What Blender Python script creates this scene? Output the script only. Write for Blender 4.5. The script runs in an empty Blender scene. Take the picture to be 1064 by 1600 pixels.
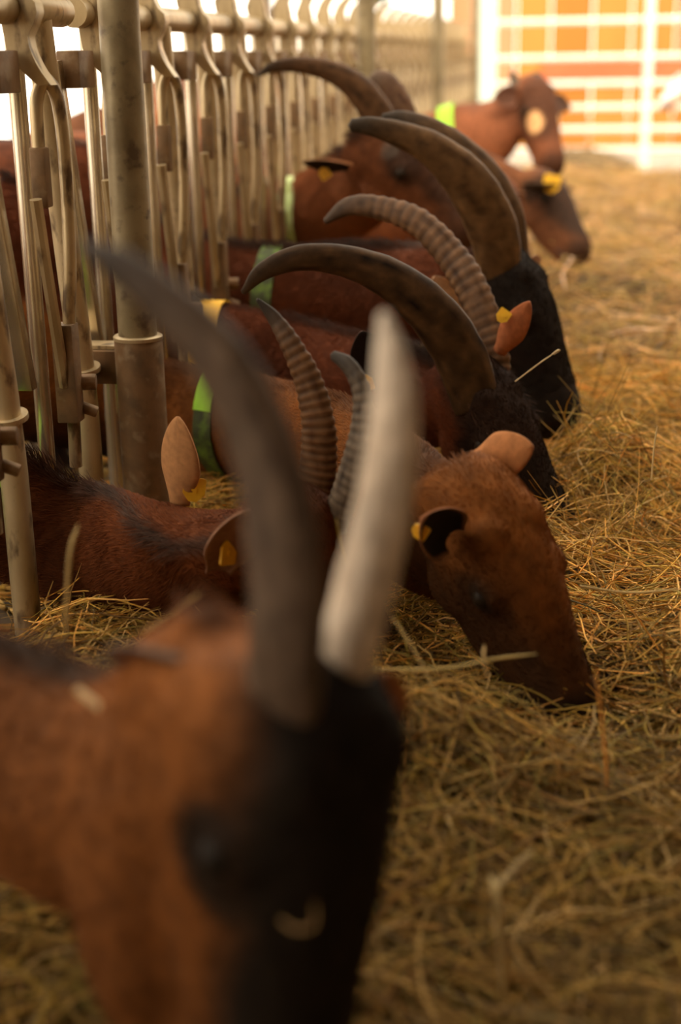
import bpy, bmesh, math, random
import numpy as np
from mathutils import Vector

random.seed(7)
rng = np.random.default_rng(7)
SC = bpy.context.scene
COL = SC.collection

# ------------------------------------------------------------------ camera
F_PX, EYE = 2245.0, np.array([0.0, 0.0, 1.0])
YAW, PITCH, ROLL = math.radians(9.1758), math.radians(17.6304), math.radians(1.0)
_f = np.array([-math.sin(YAW) * math.cos(PITCH), math.cos(YAW) * math.cos(PITCH), -math.sin(PITCH)])
_r0 = np.array([math.cos(YAW), math.sin(YAW), 0.0])
_u0 = np.cross(_r0, _f)
_r = _r0 * math.cos(ROLL) - _u0 * math.sin(ROLL)
_u = _u0 * math.cos(ROLL) + _r0 * math.sin(ROLL)
cam_d = bpy.data.cameras.new('camera')
cam_d.sensor_fit = 'VERTICAL'
cam_d.sensor_height = 36.0
cam_d.sensor_width = 24.0
cam_d.lens = F_PX / 1600.0 * 36.0
cam_d.clip_start = 0.05
cam_d.clip_end = 300
cam_d.dof.use_dof = True
cam_d.dof.focus_distance = 2.3
cam_d.dof.aperture_fstop = 2.0
cam = bpy.data.objects.new('camera', cam_d)
COL.objects.link(cam)
from mathutils import Matrix
cam.matrix_world = Matrix(((_r[0], _u[0], -_f[0], EYE[0]), (_r[1], _u[1], -_f[1], EYE[1]),
                           (_r[2], _u[2], -_f[2], EYE[2]), (0, 0, 0, 1)))
SC.camera = cam

def at(x, y, Y):
    """world point on the plane Y = const seen at a photo pixel"""
    d = _f * F_PX + _r * (x - 532) + _u * (800 - y)
    return EYE + d * (Y / d[1])
def depth(p):
    return float((np.asarray(p) - EYE) @ _f)
def camdir(a, b, c):
    v = _r0 * a + np.array([0, 0, 1.0]) * b + np.array([_f[0], _f[1], 0]) / math.cos(PITCH) * c
    return v / np.linalg.norm(v)

# ------------------------------------------------------------------ world, sun, exposure
SC.view_settings.view_transform = 'Standard'
SC.view_settings.look = 'None'
SC.view_settings.gamma = 1.0
SC.view_settings.use_curve_mapping = False
SC.view_settings.exposure = 0.0
SC.cycles.use_denoising = True
SC.cycles.max_bounces = 6
SC.cycles.diffuse_bounces = 4

world = bpy.data.worlds.new('bright_sky')
SC.world = world
world.use_nodes = True
bg = world.node_tree.nodes['Background']
bg.inputs[0].default_value = (1.0, 0.89, 0.72, 1)
bg.inputs[1].default_value = 3.7

sun_d = bpy.data.lights.new('sun', 'SUN')
sun_d.energy = 2.6
sun_d.angle = 0.35
sun_d.color = (1.0, 0.86, 0.66)
sun = bpy.data.objects.new('sun', sun_d)
COL.objects.link(sun)
sun.rotation_euler = Vector((-0.25, 0.75, -0.85)).to_track_quat('-Z', 'Y').to_euler()

# ------------------------------------------------------------------ materials
def new_mat(name):
    m = bpy.data.materials.new(name)
    m.use_nodes = True
    return m, m.node_tree, m.node_tree.nodes['Principled BSDF']

def noise_mat(name, c1, c2, scale=8.0, rough=0.6, metal=0.0, bump=0.0, c3=None, scale3=30, thr=(0.4, 0.65), stretch=(1, 1, 1), detail=6):
    m, nt, b = new_mat(name)
    n = nt.nodes
    tc = n.new('ShaderNodeTexCoord'); mp = n.new('ShaderNodeMapping')
    mp.inputs['Scale'].default_value = stretch
    nt.links.new(tc.outputs['Object'], mp.inputs[0])
    nz = n.new('ShaderNodeTexNoise'); nz.inputs['Scale'].default_value = scale; nz.inputs['Detail'].default_value = detail
    nt.links.new(mp.outputs[0], nz.inputs['Vector'])
    cr = n.new('ShaderNodeValToRGB')
    cr.color_ramp.elements[0].position = thr[0]; cr.color_ramp.elements[1].position = thr[1]
    cr.color_ramp.elements[0].color = (*c1, 1); cr.color_ramp.elements[1].color = (*c2, 1)
    nt.links.new(nz.outputs[0], cr.inputs[0])
    out = cr.outputs[0]
    if c3 is not None:
        nz2 = n.new('ShaderNodeTexNoise'); nz2.inputs['Scale'].default_value = scale3; nz2.inputs['Detail'].default_value = 4
        nt.links.new(mp.outputs[0], nz2.inputs['Vector'])
        cr2 = n.new('ShaderNodeValToRGB')
        cr2.color_ramp.elements[0].position = 0.55; cr2.color_ramp.elements[1].position = 0.68
        cr2.color_ramp.elements[0].color = (0, 0, 0, 1); cr2.color_ramp.elements[1].color = (1, 1, 1, 1)
        nt.links.new(nz2.outputs[0], cr2.inputs[0])
        mx = n.new('ShaderNodeMixRGB'); mx.inputs[2].default_value = (*c3, 1)
        nt.links.new(cr2.outputs[0], mx.inputs[0]); nt.links.new(out, mx.inputs[1])
        out = mx.outputs[0]
    nt.links.new(out, b.inputs['Base Color'])
    b.inputs['Roughness'].default_value = rough
    b.inputs['Metallic'].default_value = metal
    if bump:
        bp = n.new('ShaderNodeBump'); bp.inputs['Strength'].default_value = bump; bp.inputs['Distance'].default_value = 0.01
        nt.links.new(nz.outputs[0], bp.inputs['Height']); nt.links.new(bp.outputs[0], b.inputs['Normal'])
    return m

def attr_mat(name, attr='tint', rough=0.7, noise=0.25, scale=60, bump=0.0, sheen=0.0, spec=0.3, trans=0.0):
    m, nt, b = new_mat(name)
    n = nt.nodes
    a = n.new('ShaderNodeAttribute'); a.attribute_name = attr
    tc = n.new('ShaderNodeTexCoord')
    nz = n.new('ShaderNodeTexNoise'); nz.inputs['Scale'].default_value = scale; nz.inputs['Detail'].default_value = 5
    nt.links.new(tc.outputs['Object'], nz.inputs['Vector'])
    mr = n.new('ShaderNodeMapRange'); mr.inputs[1].default_value = 0.3; mr.inputs[2].default_value = 0.7
    mr.inputs[3].default_value = 1 - noise; mr.inputs[4].default_value = 1 + noise
    nt.links.new(nz.outputs[0], mr.inputs[0])
    vm = n.new('ShaderNodeVectorMath'); vm.operation = 'SCALE'
    nt.links.new(a.outputs['Color'], vm.inputs[0]); nt.links.new(mr.outputs[0], vm.inputs['Scale'])
    nt.links.new(vm.outputs[0], b.inputs['Base Color'])
    b.inputs['Roughness'].default_value = rough
    b.inputs['Specular IOR Level'].default_value = spec
    if sheen:
        b.inputs['Sheen Weight'].default_value = sheen
    if trans:
        tr = n.new('ShaderNodeBsdfTranslucent'); nt.links.new(vm.outputs[0], tr.inputs['Color'])
        ms = n.new('ShaderNodeMixShader'); ms.inputs[0].default_value = trans
        nt.links.new(b.outputs[0], ms.inputs[1]); nt.links.new(tr.outputs[0], ms.inputs[2])
        nt.links.new(ms.outputs[0], n['Material Output'].inputs['Surface'])
    if bump:
        bp = n.new('ShaderNodeBump'); bp.inputs['Strength'].default_value = bump; bp.inputs['Distance'].default_value = 0.004
        nt.links.new(nz.outputs[0], bp.inputs['Height']); nt.links.new(bp.outputs[0], b.inputs['Normal'])
    return m

M_STEEL = noise_mat('galvanised_steel', (0.56, 0.43, 0.25), (0.36, 0.26, 0.13), 14, 0.40, 0.5, 0.15, (0.15, 0.10, 0.055), 40, stretch=(1, 1, 0.4))
M_STEEL_PALE = noise_mat('bright_galvanised_steel', (0.62, 0.54, 0.42), (0.42, 0.34, 0.22), 20, 0.27, 0.85, 0.1, stretch=(1, 1, 0.3))
M_RUST = noise_mat('rusty_steel', (0.22, 0.12, 0.05), (0.13, 0.075, 0.033), 25, 0.6, 0.3, 0.3, (0.26, 0.17, 0.09), 35)
M_POST = noise_mat('weathered_post_steel', (0.32, 0.25, 0.14), (0.20, 0.15, 0.078), 18, 0.5, 0.4, 0.2, (0.13, 0.09, 0.05), 30)
M_DARK = noise_mat('dark_rubber', (0.05, 0.04, 0.03), (0.09, 0.07, 0.05), 30, 0.7)
M_FUR = attr_mat('goat_coat', rough=0.75, noise=0.3, scale=45, bump=0.35, sheen=0.0, spec=0.15)
M_HAIR = attr_mat('goat_hair', rough=0.6, noise=0.1, scale=30, spec=0.12)
M_HORN = attr_mat('horn', rough=0.55, noise=0.22, scale=55, bump=0.25, spec=0.2)
M_EAR = attr_mat('ear_skin', rough=0.75, noise=0.15, scale=80, spec=0.2, trans=0.18)
M_EYE = noise_mat('eye', (0.012, 0.008, 0.005), (0.03, 0.017, 0.008), 5, 0.5)
M_EYE.node_tree.nodes['Principled BSDF'].inputs['Specular IOR Level'].default_value = 0.12
M_HOOF = noise_mat('hoof', (0.03, 0.025, 0.02), (0.06, 0.05, 0.04), 30, 0.5)
M_NOSTRIL = noise_mat('nostril', (0.006, 0.005, 0.004), (0.012, 0.009, 0.008), 30, 0.5)
M_HAY = attr_mat('hay', rough=0.62, noise=0.12, scale=20, spec=0.25, trans=0.22)
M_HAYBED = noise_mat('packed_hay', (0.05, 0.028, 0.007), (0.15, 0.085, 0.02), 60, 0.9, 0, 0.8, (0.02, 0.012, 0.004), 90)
M_GREEN = noise_mat('green_webbing', (0.36, 0.72, 0.03), (0.30, 0.60, 0.03), 40, 0.55, 0, 0.1)
M_GREEN_DIRTY = noise_mat('dirty_green_webbing', (0.14, 0.24, 0.02), (0.05, 0.065, 0.014), 30, 0.65, 0, 0.2, (0.04, 0.045, 0.015), 60, thr=(0.30, 0.52))
M_GREEN_PALE = noise_mat('worn_pale_green_webbing', (0.62, 0.72, 0.36), (0.45, 0.58, 0.18), 22, 0.6, 0, 0.1, (0.2, 0.22, 0.06), 50)
M_YELLOW = noise_mat('yellow_plastic', (0.90, 0.50, 0.02), (0.78, 0.40, 0.02), 30, 0.45)
M_CONC = noise_mat('concrete', (0.42, 0.38, 0.33), (0.30, 0.26, 0.22), 6, 0.85, 0, 0.2, (0.22, 0.18, 0.13), 20)
M_ROOF = noise_mat('roof_boards', (0.16, 0.10, 0.055), (0.10, 0.065, 0.035), 5, 0.85)
M_WALL = noise_mat('barn_wall', (0.20, 0.13, 0.07), (0.13, 0.085, 0.05), 4, 0.9)
M_ORANGE = noise_mat('orange_boards', (0.42, 0.150, 0.016), (0.37, 0.122, 0.012), 2.0, 0.8, stretch=(1, 1, 0.15))
M_ORANGE2 = noise_mat('pale_orange_boards', (0.47, 0.195, 0.032), (0.42, 0.165, 0.024), 2.0, 0.8, stretch=(1, 1, 0.15))
M_PINK = noise_mat('faded_pink_boards', (0.47, 0.235, 0.115), (0.42, 0.195, 0.085), 2.0, 0.8, stretch=(1, 1, 0.15))
M_RED = noise_mat('red_board', (0.50, 0.13, 0.045), (0.44, 0.105, 0.035), 3.0, 0.75)
M_WHITE = noise_mat('white_paint', (0.86, 0.83, 0.76), (0.78, 0.74, 0.66), 8, 0.55)
M_MINT = noise_mat('pale_green_paint', (0.72, 0.85, 0.74), (0.66, 0.79, 0.68), 8, 0.6)
M_LEAF = noise_mat('tree_leaf', (0.05, 0.13, 0.03), (0.10, 0.20, 0.05), 6, 0.7)
M_BARK = noise_mat('bark', (0.12, 0.08, 0.05), (0.2, 0.14, 0.09), 20, 0.9)

# ------------------------------------------------------------------ mesh helpers
def link(name, me, mat=None, parent=None, kind=None, smooth=True):
    o = bpy.data.objects.new(name, me)
    COL.objects.link(o)
    if mat is not None and not me.materials:
        me.materials.append(mat)
    if parent is not None:
        o.parent = parent
    if kind:
        o['kind'] = kind
    if smooth and isinstance(me, bpy.types.Mesh):
        me.polygons.foreach_set('use_smooth', [True] * len(me.polygons))
    return o

def tag(o, label=None, cat=None, group=None, kind=None):
    if label: o['label'] = label
    if cat: o['category'] = cat
    if group: o['group'] = group
    if kind: o['kind'] = kind
    return o

def empty(name, loc):
    o = bpy.data.objects.new(name, None)
    o.empty_display_size = 0.1
    o.location = loc
    COL.objects.link(o)
    return o

def mesh_np(name, V, F, tint=None):
    """quads or tris (n,k) numpy arrays -> mesh"""
    V = np.ascontiguousarray(V, dtype=np.float32); F = np.ascontiguousarray(F, dtype=np.int32)
    me = bpy.data.meshes.new(name)
    me.vertices.add(len(V)); me.vertices.foreach_set('co', V.ravel())
    k = F.shape[1]
    me.loops.add(F.size); me.loops.foreach_set('vertex_index', F.ravel())
    me.polygons.add(len(F))
    me.polygons.foreach_set('loop_start', np.arange(0, F.size, k, dtype=np.int32))
    me.polygons.foreach_set('loop_total', np.full(len(F), k, dtype=np.int32))
    me.update(calc_edges=True)
    if tint is not None:
        set_tint(me, tint)
    return me

def set_tint(me, rgb):
    a = me.color_attributes.new('tint', 'FLOAT_COLOR', 'POINT')
    c = np.ones((len(me.vertices), 4), dtype=np.float32); c[:, :3] = rgb
    a.data.foreach_set('color', c.ravel())

class Geo:
    """collects closed shapes of one part"""
    def __init__(self):
        self.v = []; self.f = []
    def add(self, verts, faces):
        b = len(self.v)
        self.v += [tuple(map(float, p)) for p in verts]
        self.f += [tuple(i + b for i in q) for q in faces]
        return self
    def box(self, lo, hi, bevel=None):
        x0, y0, z0 = lo; x1, y1, z1 = hi
        v = [(x0, y0, z0), (x1, y0, z0), (x1, y1, z0), (x0, y1, z0), (x0, y0, z1), (x1, y0, z1), (x1, y1, z1), (x0, y1, z1)]
        return self.add(v, [(3, 2, 1, 0), (4, 5, 6, 7), (0, 1, 5, 4), (1, 2, 6, 5), (2, 3, 7, 6), (3, 0, 4, 7)])
    def tube(self, pts, rad, n=12, wide=None, side=None):
        """swept closed tube. rad: number or list; wide: second radius along 'side' vector"""
        pts = [np.array(p, float) for p in pts]
        m = len(pts)
        R = [rad] * m if np.isscalar(rad) else list(rad)
        W = R if wide is None else ([wide] * m if np.isscalar(wide) else list(wide))
        tang = []
        for i in range(m):
            t = pts[min(i + 1, m - 1)] - pts[max(i - 1, 0)]
            tang.append(t / np.linalg.norm(t))
        s = np.array(side, float) if side is not None else (np.array([1.0, 0, 0]) if abs(tang[0][0]) < 0.8 else np.array([0, 1.0, 0]))
        vs, fs = [], []
        for i in range(m):
            t = tang[i]
            s = s - t * (s @ t)
            s = s / np.linalg.norm(s)
            u = np.cross(t, s)
            for j in range(n):
                a = 2 * math.pi * j / n
                vs.append(pts[i] + s * (math.cos(a) * W[i]) + u * (math.sin(a) * R[i]))
        for i in range(m - 1):
            for j in range(n):
                k = (j + 1) % n
                fs.append((i * n + j, i * n + k, (i + 1) * n + k, (i + 1) * n + j))
        fs.append(tuple(range(n - 1, -1, -1)))
        fs.append(tuple(range((m - 1) * n, m * n)))
        return self.add(vs, fs)
    def ell(self, c, r, ax=None, nu=12, nv=8):
        ax = np.eye(3) if ax is None else np.array(ax)
        c = np.array(c, float)
        vs = [c - ax[2] * r[2]]
        for i in range(1, nv):
            ph = -math.pi / 2 + math.pi * i / nv
            for j in range(nu):
                a = 2 * math.pi * j / nu
                vs.append(c + ax[0] * (r[0] * math.cos(ph) * math.cos(a)) + ax[1] * (r[1] * math.cos(ph) * math.sin(a)) + ax[2] * (r[2] * math.sin(ph)))
        vs.append(c + ax[2] * r[2])
        fs = []
        for j in range(nu):
            fs.append((0, 1 + (j + 1) % nu, 1 + j))
        for i in range(nv - 2):
            for j in range(nu):
                a = 1 + i * nu + j; b = 1 + i * nu + (j + 1) % nu
                fs.append((a, b, b + nu, a + nu))
        last = len(vs) - 1
        for j in range(nu):
            fs.append((1 + (nv - 2) * nu + j, 1 + (nv - 2) * nu + (j + 1) % nu, last))
        return self.add(vs, fs)
    def mesh(self, name):
        me = bpy.data.meshes.new(name)
        me.from_pydata(self.v, [], self.f)
        me.update()
        return me
    def build(self, name, mat, parent=None, smooth=True, offset=None, bevel=0):
        me = self.mesh(name)
        if offset is not None:
            me.transform(Matrix.Translation(-Vector(offset)))
        if bevel:
            bm = bmesh.new(); bm.from_mesh(me)
            bmesh.ops.bevel(bm, geom=bm.edges[:], offset=bevel, segments=2, affect='EDGES', profile=0.6)
            bm.to_mesh(me); bm.free()
        o = link(name, me, mat, parent, smooth=smooth)
        if smooth:
            try:
                me.set_sharp_from_angle(angle=math.radians(40))
            except Exception:
                pass
        return o

def smooth_path(pts, n):
    """Catmull-Rom through control points (any dimension)"""
    P = np.array(pts, float)
    P = np.vstack([2 * P[0] - P[1], P, 2 * P[-1] - P[-2]])
    segs = len(P) - 3
    out = []
    for q in np.linspace(0, segs - 1e-6, n):
        i = int(q); t = q - i
        a, b, c, d = P[i:i + 4]
        out.append(0.5 * ((2 * b) + (c - a) * t + (2 * a - 5 * b + 4 * c - d) * t ** 2 + (3 * b - a - 3 * c + d) * t ** 3))
    return np.array(out)

def wave_noise(seed, n=14, lo=1.0, hi=8.0):
    r = np.random.default_rng(seed)
    k = np.exp(r.uniform(math.log(lo), math.log(hi), n)); th = r.uniform(0, 2 * math.pi, n); ph = r.uniform(0, 2 * math.pi, n)
    amp = 1 / k ** 0.8; amp /= np.sqrt((amp ** 2).sum() / 2)
    kx, ky = k * np.cos(th), k * np.sin(th)
    def f(x, y):
        x = np.asarray(x, float); y = np.asarray(y, float)
        s = np.zeros(np.broadcast(x, y).shape)
        for i in range(n):
            s = s + amp[i] * np.sin(kx[i] * x + ky[i] * y + ph[i])
        return s
    return f

# ------------------------------------------------------------------ the barn shell
XF = -0.83                      # the feed fence stands on this line
def structure(name, geo, mat, smooth=False):
    return tag(geo.build(name, mat, smooth=smooth), kind='structure')
structure('floor', Geo().box((-7, -3, -0.2), (4.5, 24, 0.0)), M_CONC)
ceil = Geo().box((-1.4, -3, 3.1), (2.9, 2.4, 3.25))            # unseen boarded roof, shaped to dim the foreground and let skylight onto the alley
ceil.box((-1.4, 2.4, 3.1), (-1.0, 8.6, 3.25)); ceil.box((2.3, 2.4, 3.1), (2.9, 8.6, 3.25)); ceil.box((-1.0, 7.8, 3.1), (2.3, 8.6, 3.25))
structure('ceiling', ceil, M_ROOF)
structure('wall_right', Geo().box((2.7, -3, 0.0), (2.9, 8.6, 3.1)), M_WALL)
structure('wall_front', Geo().box((-4.6, -3.2, 0.0), (2.9, -3.0, 3.1)), M_WALL)
structure('wall_left', Geo().box((-4.6, -3, 0.0), (-4.45, 9.6, 0.30)), M_WALL)

# sunlit board wall across the yard behind the gate: every board is a piece
wall_back = empty('wall_back', (0, 16.2, 0)); tag(wall_back, kind='structure')
x = -1.35
bi = 0
widths = [0.42, 0.30, 0.36, 0.44, 0.40, 0.46, 0.38, 0.42, 0.40, 0.45, 0.40, 0.42]
mats = [M_PINK, M_PINK, M_ORANGE2, M_ORANGE, M_ORANGE2, M_ORANGE2, M_ORANGE, M_ORANGE2, M_ORANGE, M_ORANGE, M_ORANGE2, M_ORANGE]
for w, mm in zip(widths, mats):
    d = random.uniform(0, 0.025)
    Geo().box((x + 0.006, -d, 0), (x + w - 0.006, 0.05, 3.4)).build('plank', mm, wall_back, smooth=False, bevel=0.006)
    x += w
Geo().box((-0.35, -0.075, 0.70), (3.45, -0.03, 0.90)).build('cross_rail', M_RED, wall_back, smooth=False)
structure('trim_1', Geo().box((-0.84, 13.0, 0.0), (-0.68, 13.14, 2.6)), M_MINT)

# orange board wall beyond the pens on the left
wall_pen = empty('wall_pen', (-6.4, 4.0, 0)); tag(wall_pen, kind='structure')
for i in range(6):
    Geo().box((-0.03, -2.2 + i * 0.62, 0), (0.03 + 0.015 * (i % 2), -2.2 + i * 0.62 + 0.605, 1.3)).build('plank', M_ORANGE if i % 2 else M_PINK, wall_pen, smooth=False)

# ------------------------------------------------------------------ gate at the end of the alley
gate = empty('gate', (1.0, 13.2, 0))
tag(gate, 'white tubular metal gate closing the far end of the alley', 'gate')
for z in (0.17, 0.345, 0.53, 0.73, 0.945, 1.245):
    Geo().tube([(-1.72, 0, z), (1.2, 0, z + 0.0)], 0.024, 12).build('rail', M_WHITE, gate)
for xx, top in ((-0.385, 1.75), (1.2, 1.3)):
    Geo().tube([(xx, -0.02, 0.0), (xx, -0.02, top)], 0.036, 12).build('upright', M_WHITE, gate)
pl = Geo().box((0.50, 12.35, 0.0), (0.86, 12.62, 0.05)).build('white_board', M_WHITE, smooth=False, bevel=0.006)
tag(pl, 'white board lying on the floor below the gate', 'board')

# ------------------------------------------------------------------ feed fence
POSTS = [-0.62, 2.405, 5.36, 8.19, 11.3]
XP = -0.742                     # the posts stand on the alley side of the rail
PITCH_Y, Y0 = 0.35, 2.145
RAIL_Z = 1.075
post_words = ['beyond the left edge of view, nearest of all', 'thick sleeved steel fence post beside the clamp plate, nearest one in view',
              'steel fence post behind the tip of the hooked horn', 'steel fence post left of the green collared far goat', 'last thin steel fence post beside the pale door post']
for i, py in enumerate(POSTS):
    if i == 0: continue
    r = 0.034
    pt = empty('fence_post', (XP, py, 0))
    tag(pt, post_words[i], 'post', 'feed fence posts')
    Geo().tube([(0, 0, 0), (0, 0, 2.2)], r, 24).build('pole', M_POST, pt)
    if i == 1:
        Geo().tube([(0, 0, 0), (0, 0, 0.53), (0, 0, 0.537)], [0.0425, 0.0425, 0.040], 28).build('sleeve', M_RUST, pt)
        Geo().tube([(0, 0, 0.532), (0, 0, 0.538), (0, 0, 0.540)], [0.0435, 0.0435, 0.041], 28).build('sleeve_rim', M_STEEL, pt)
        c = Geo().box((-0.140, -0.010, 0.452), (-0.030, 0.012, 0.512)).build('clamp_plate', M_RUST, pt, bevel=0.004)
        Geo().tube([(-0.078, -0.010, 0.480), (-0.078, -0.020, 0.480), (-0.078, -0.023, 0.480)], [0.011, 0.011, 0.008], 6, side=(1, 0, 0)).build('bolt', M_DARK, c)
        Geo().box((-0.135, 0.0, 0.513), (-0.035, 0.05, 0.519)).build('clamp_lid', M_STEEL, pt)
    else:
        Geo().tube([(0, 0, 0), (0, 0, 0.45), (0, 0, 0.46)], [0.0425, 0.0425, 0.040], 20).build('sleeve', M_POST, pt)

# shared stall meshes, local to (XF, Yk, 0)
def g_bracket():
    prof = [(0.055, 1.20), (0.025, 1.175), (0.008, 1.14), (0.012, 1.10), (0.032, 1.075), (0.020, 1.04), (0.024, 1.01), (0.040, 0.985), (0.058, 0.965)]
    prof = smooth_path(prof, 18)
    g = Geo(); vs = []; w = 0.021
    for k, (px, pz) in enumerate(prof):
        hw = 0.030 if 4 < k < 11 else (0.024 - 0.008 * max(0, (k - 13) / 4))
        for y in (-0.016, 0.016):
            vs.append((px - hw + 0.0, y, pz)); vs.append((px + hw - 0.012, y, pz))
    fs = []
    n = len(prof)
    for k in range(n - 1):
        a = k * 4; b = a + 4
        fs += [(a, a + 1, b + 1, b), (a + 3, a + 2, b + 2, b + 3), (a + 1, a + 3, b + 3, b + 1), (a + 2, a, b, b + 2)]
    fs += [(0, 2, 3, 1), ((n - 1) * 4, (n - 1) * 4 + 1, (n - 1) * 4 + 3, (n - 1) * 4 + 2)]
    return g.add(vs, fs)
def g_hairpin():
    p = [(0.030, 0.0, 0.81), (0.030, 0.0, 0.90), (0.032, 0.003, 0.945), (0.042, 0.014, 0.972), (0.052, 0.028, 0.955), (0.056, 0.036, 0.91), (0.056, 0.040, 0.82), (0.052, 0.040, 0.70), (0.044, 0.038, 0.60), (0.04, 0.04, 0.50), (0.035, 0.045, 0.36)]
    return Geo().tube(smooth_path(p, 34), 0.0105, 10)
def g_block():
    return Geo().box((0.018, -0.013, 0.785), (0.043, 0.012, 0.875))
def g_tube():
    return Geo().tube([(-0.012, 0.040, 0.02), (-0.012, 0.040, 1.06)], 0.0135, 14)
def g_slant():
    return Geo().tube([(0.0, 0.220, 0.02), (0.0, 0.215, 0.40), (0.0, 0.205, 0.52), (0.0, 0.12, 1.06)], 0.0215, 16)
def g_flange():
    return Geo().tube([(0.0, 0.2095, 0.485), (0.0, 0.208, 0.493)], 0.032, 18)
def g_bar():
    g = Geo(); vs = []
    for (y, z) in ((0.345, 0.50), (0.225, 1.00)):
        for (dx, dy) in ((-0.035, -0.014), (-0.005, -0.014), (-0.005, 0.012), (-0.035, 0.012)):
            vs.append((dx, y + dy, z))
    return g.add(vs, [(0, 3, 2, 1), (4, 5, 6, 7), (0, 1, 5, 4), (1, 2, 6, 5), (2, 3, 7, 6), (3, 0, 4, 7)])
def g_sidebar():
    return Geo().tube([(0.03, 0.32, 0.80), (0.032, 0.335, 0.70), (0.035, 0.372, 0.50)], 0.010, 8)
def g_lug():
    return Geo().box((-0.02, 0.245, 0.955), (0.02, 0.325, 1.015))
def g_pivot():
    g = Geo().box((0.02, 0.015, 0.44), (0.055, 0.050, 0.60))
    g.tube([(0.05, 0.055, 0.50), (0.075, 0.06, 0.50)], 0.014, 8)
    g.tube([(0.05, 0.05, 0.46), (0.075, 0.055, 0.45)], 0.010, 8)
    return g
STALL = [('bracket', g_bracket(), M_STEEL, 0.0), ('hairpin_loop', g_hairpin(), M_STEEL, 0), ('stop_block', g_block(), M_RUST, 0.004),
         ('upright_tube', g_tube(), M_STEEL_PALE, 0), ('slanted_tube', g_slant(), M_STEEL, 0), ('flange', g_flange(), M_STEEL, 0),
         ('locking_bar', g_bar(), M_STEEL_PALE, 0.003), ('side_rod', g_sidebar(), M_STEEL, 0), ('lug', g_lug(), M_RUST, 0.004), ('pivot', g_pivot(), M_RUST, 0.003)]
protos = {}
panel_words = ['headlock feed fence panel at the left edge, before the thick sleeved post', 'headlock feed fence panel from the sleeved post to the post behind the hooked horn',
               'headlock feed fence panel between the two middle posts, out of focus', 'farthest headlock feed fence panel ending at the pale door post']
for i in range(4):
    ya, yb = POSTS[i], POSTS[i + 1]
    pn = empty('feed_fence', (XF, ya, 0))
    tag(pn, panel_words[i], 'feed fence', 'feed fence panels')
    Geo().tube([(0, 0.03, RAIL_Z), (0, yb - ya - 0.03, RAIL_Z)], 0.024, 20).build('top_rail', M_STEEL, pn)
    Geo().tube([(-0.06, 0.03, 0.05), (-0.06, yb - ya - 0.03, 0.05)], 0.022, 12).build('bottom_rail', M_STEEL, pn)
    y = Y0 - PITCH_Y * 8
    while y < yb:
        if ya < y <= yb and y > 0.2:
            for nm, g, mm, bv in STALL:
                yo = {'bracket': 0.0, 'hairpin_loop': 0.022, 'stop_block': 0, 'upright_tube': 0.04, 'slanted_tube': 0.2, 'flange': 0.25, 'locking_bar': 0.28, 'side_rod': 0.33, 'lug': 0.28, 'pivot': 0.03}[nm] + y
                if nm not in protos:
                    o = g.build(nm, mm, pn, bevel=bv)
                    protos[nm] = o
                else:
                    o = bpy.data.objects.new(nm, protos[nm].data); COL.objects.link(o); o.parent = pn
                o.location = (0, y - ya, 0)
        y += PITCH_Y

# ------------------------------------------------------------------ hay heap
n_big, n_mid = wave_noise(3, 12, 1.2, 5), wave_noise(4, 16, 6, 25)
MOUNDS = []     # (x, y, sx, sy, h)
def hay_h(x, y):
    x = np.asarray(x, float); y = np.asarray(y, float)
    h = 0.150 + 0.028 * n_big(x, y) + 0.015 * n_mid(x, y)
    h = h - 0.03 * np.clip((x - 0.4) / 0.8, 0, 1)
    for (mx, my, sx, sy, mh) in MOUNDS:
        h = h + mh * np.exp(-((x - mx) / sx) ** 2 - ((y - my) / sy) ** 2)
    edge = np.clip((x - XF + 0.10) / 0.2, 0.45, 1)
    far = np.clip((12.4 - y) / 2.5, 0.05, 1)
    return np.maximum(h * edge * (0.35 + 0.65 * far), 0.01)
MOUNDS += [(-0.10, 1.58, 0.20, 0.10, 0.085), (0.09, 2.80, 0.14, 0.24, 0.12), (0.05, 3.5, 0.2, 0.3, 0.05),
           (0.5, 2.2, 0.3, 0.4, 0.03), (0.6, 4.5, 0.4, 0.8, 0.05), (0.02, 5.2, 0.25, 0.3, 0.08), (-0.45, 1.5, 0.2, 0.3, -0.02)]

def build_hay():
    gx, gy = np.linspace(XF - 0.04, 1.9, 112), np.linspace(0.35, 12.3, 345)
    X, Y = np.meshgrid(gx, gy)
    Z = hay_h(X, Y) - 0.012
    V = np.stack([X, Y, Z], -1).reshape(-1, 3)
    ny, nx = X.shape
    i = np.arange(ny - 1)[:, None] * nx + np.arange(nx - 1)[None, :]
    Fq = np.stack([i, i + 1, i + nx + 1, i + nx], -1).reshape(-1, 4)
    # skirt down to the floor
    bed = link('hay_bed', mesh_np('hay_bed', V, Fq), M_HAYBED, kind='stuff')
    tag(bed, 'thick bed of packed hay covering the alley floor', 'hay')
    return bed
BED = build_hay()

HAYCOL = np.array([[0.62, 0.43, 0.13], [0.52, 0.36, 0.09], [0.45, 0.33, 0.07], [0.40, 0.32, 0.08], [0.68, 0.50, 0.20],
                   [0.34, 0.22, 0.06], [0.30, 0.26, 0.06], [0.50, 0.29, 0.08], [0.74, 0.60, 0.33], [0.25, 0.15, 0.05]]) * np.array([1.22, 1.05, 0.82])
HAYP = np.array([0.18, 0.17, 0.14, 0.10, 0.12, 0.09, 0.06, 0.07, 0.04, 0.03])

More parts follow.
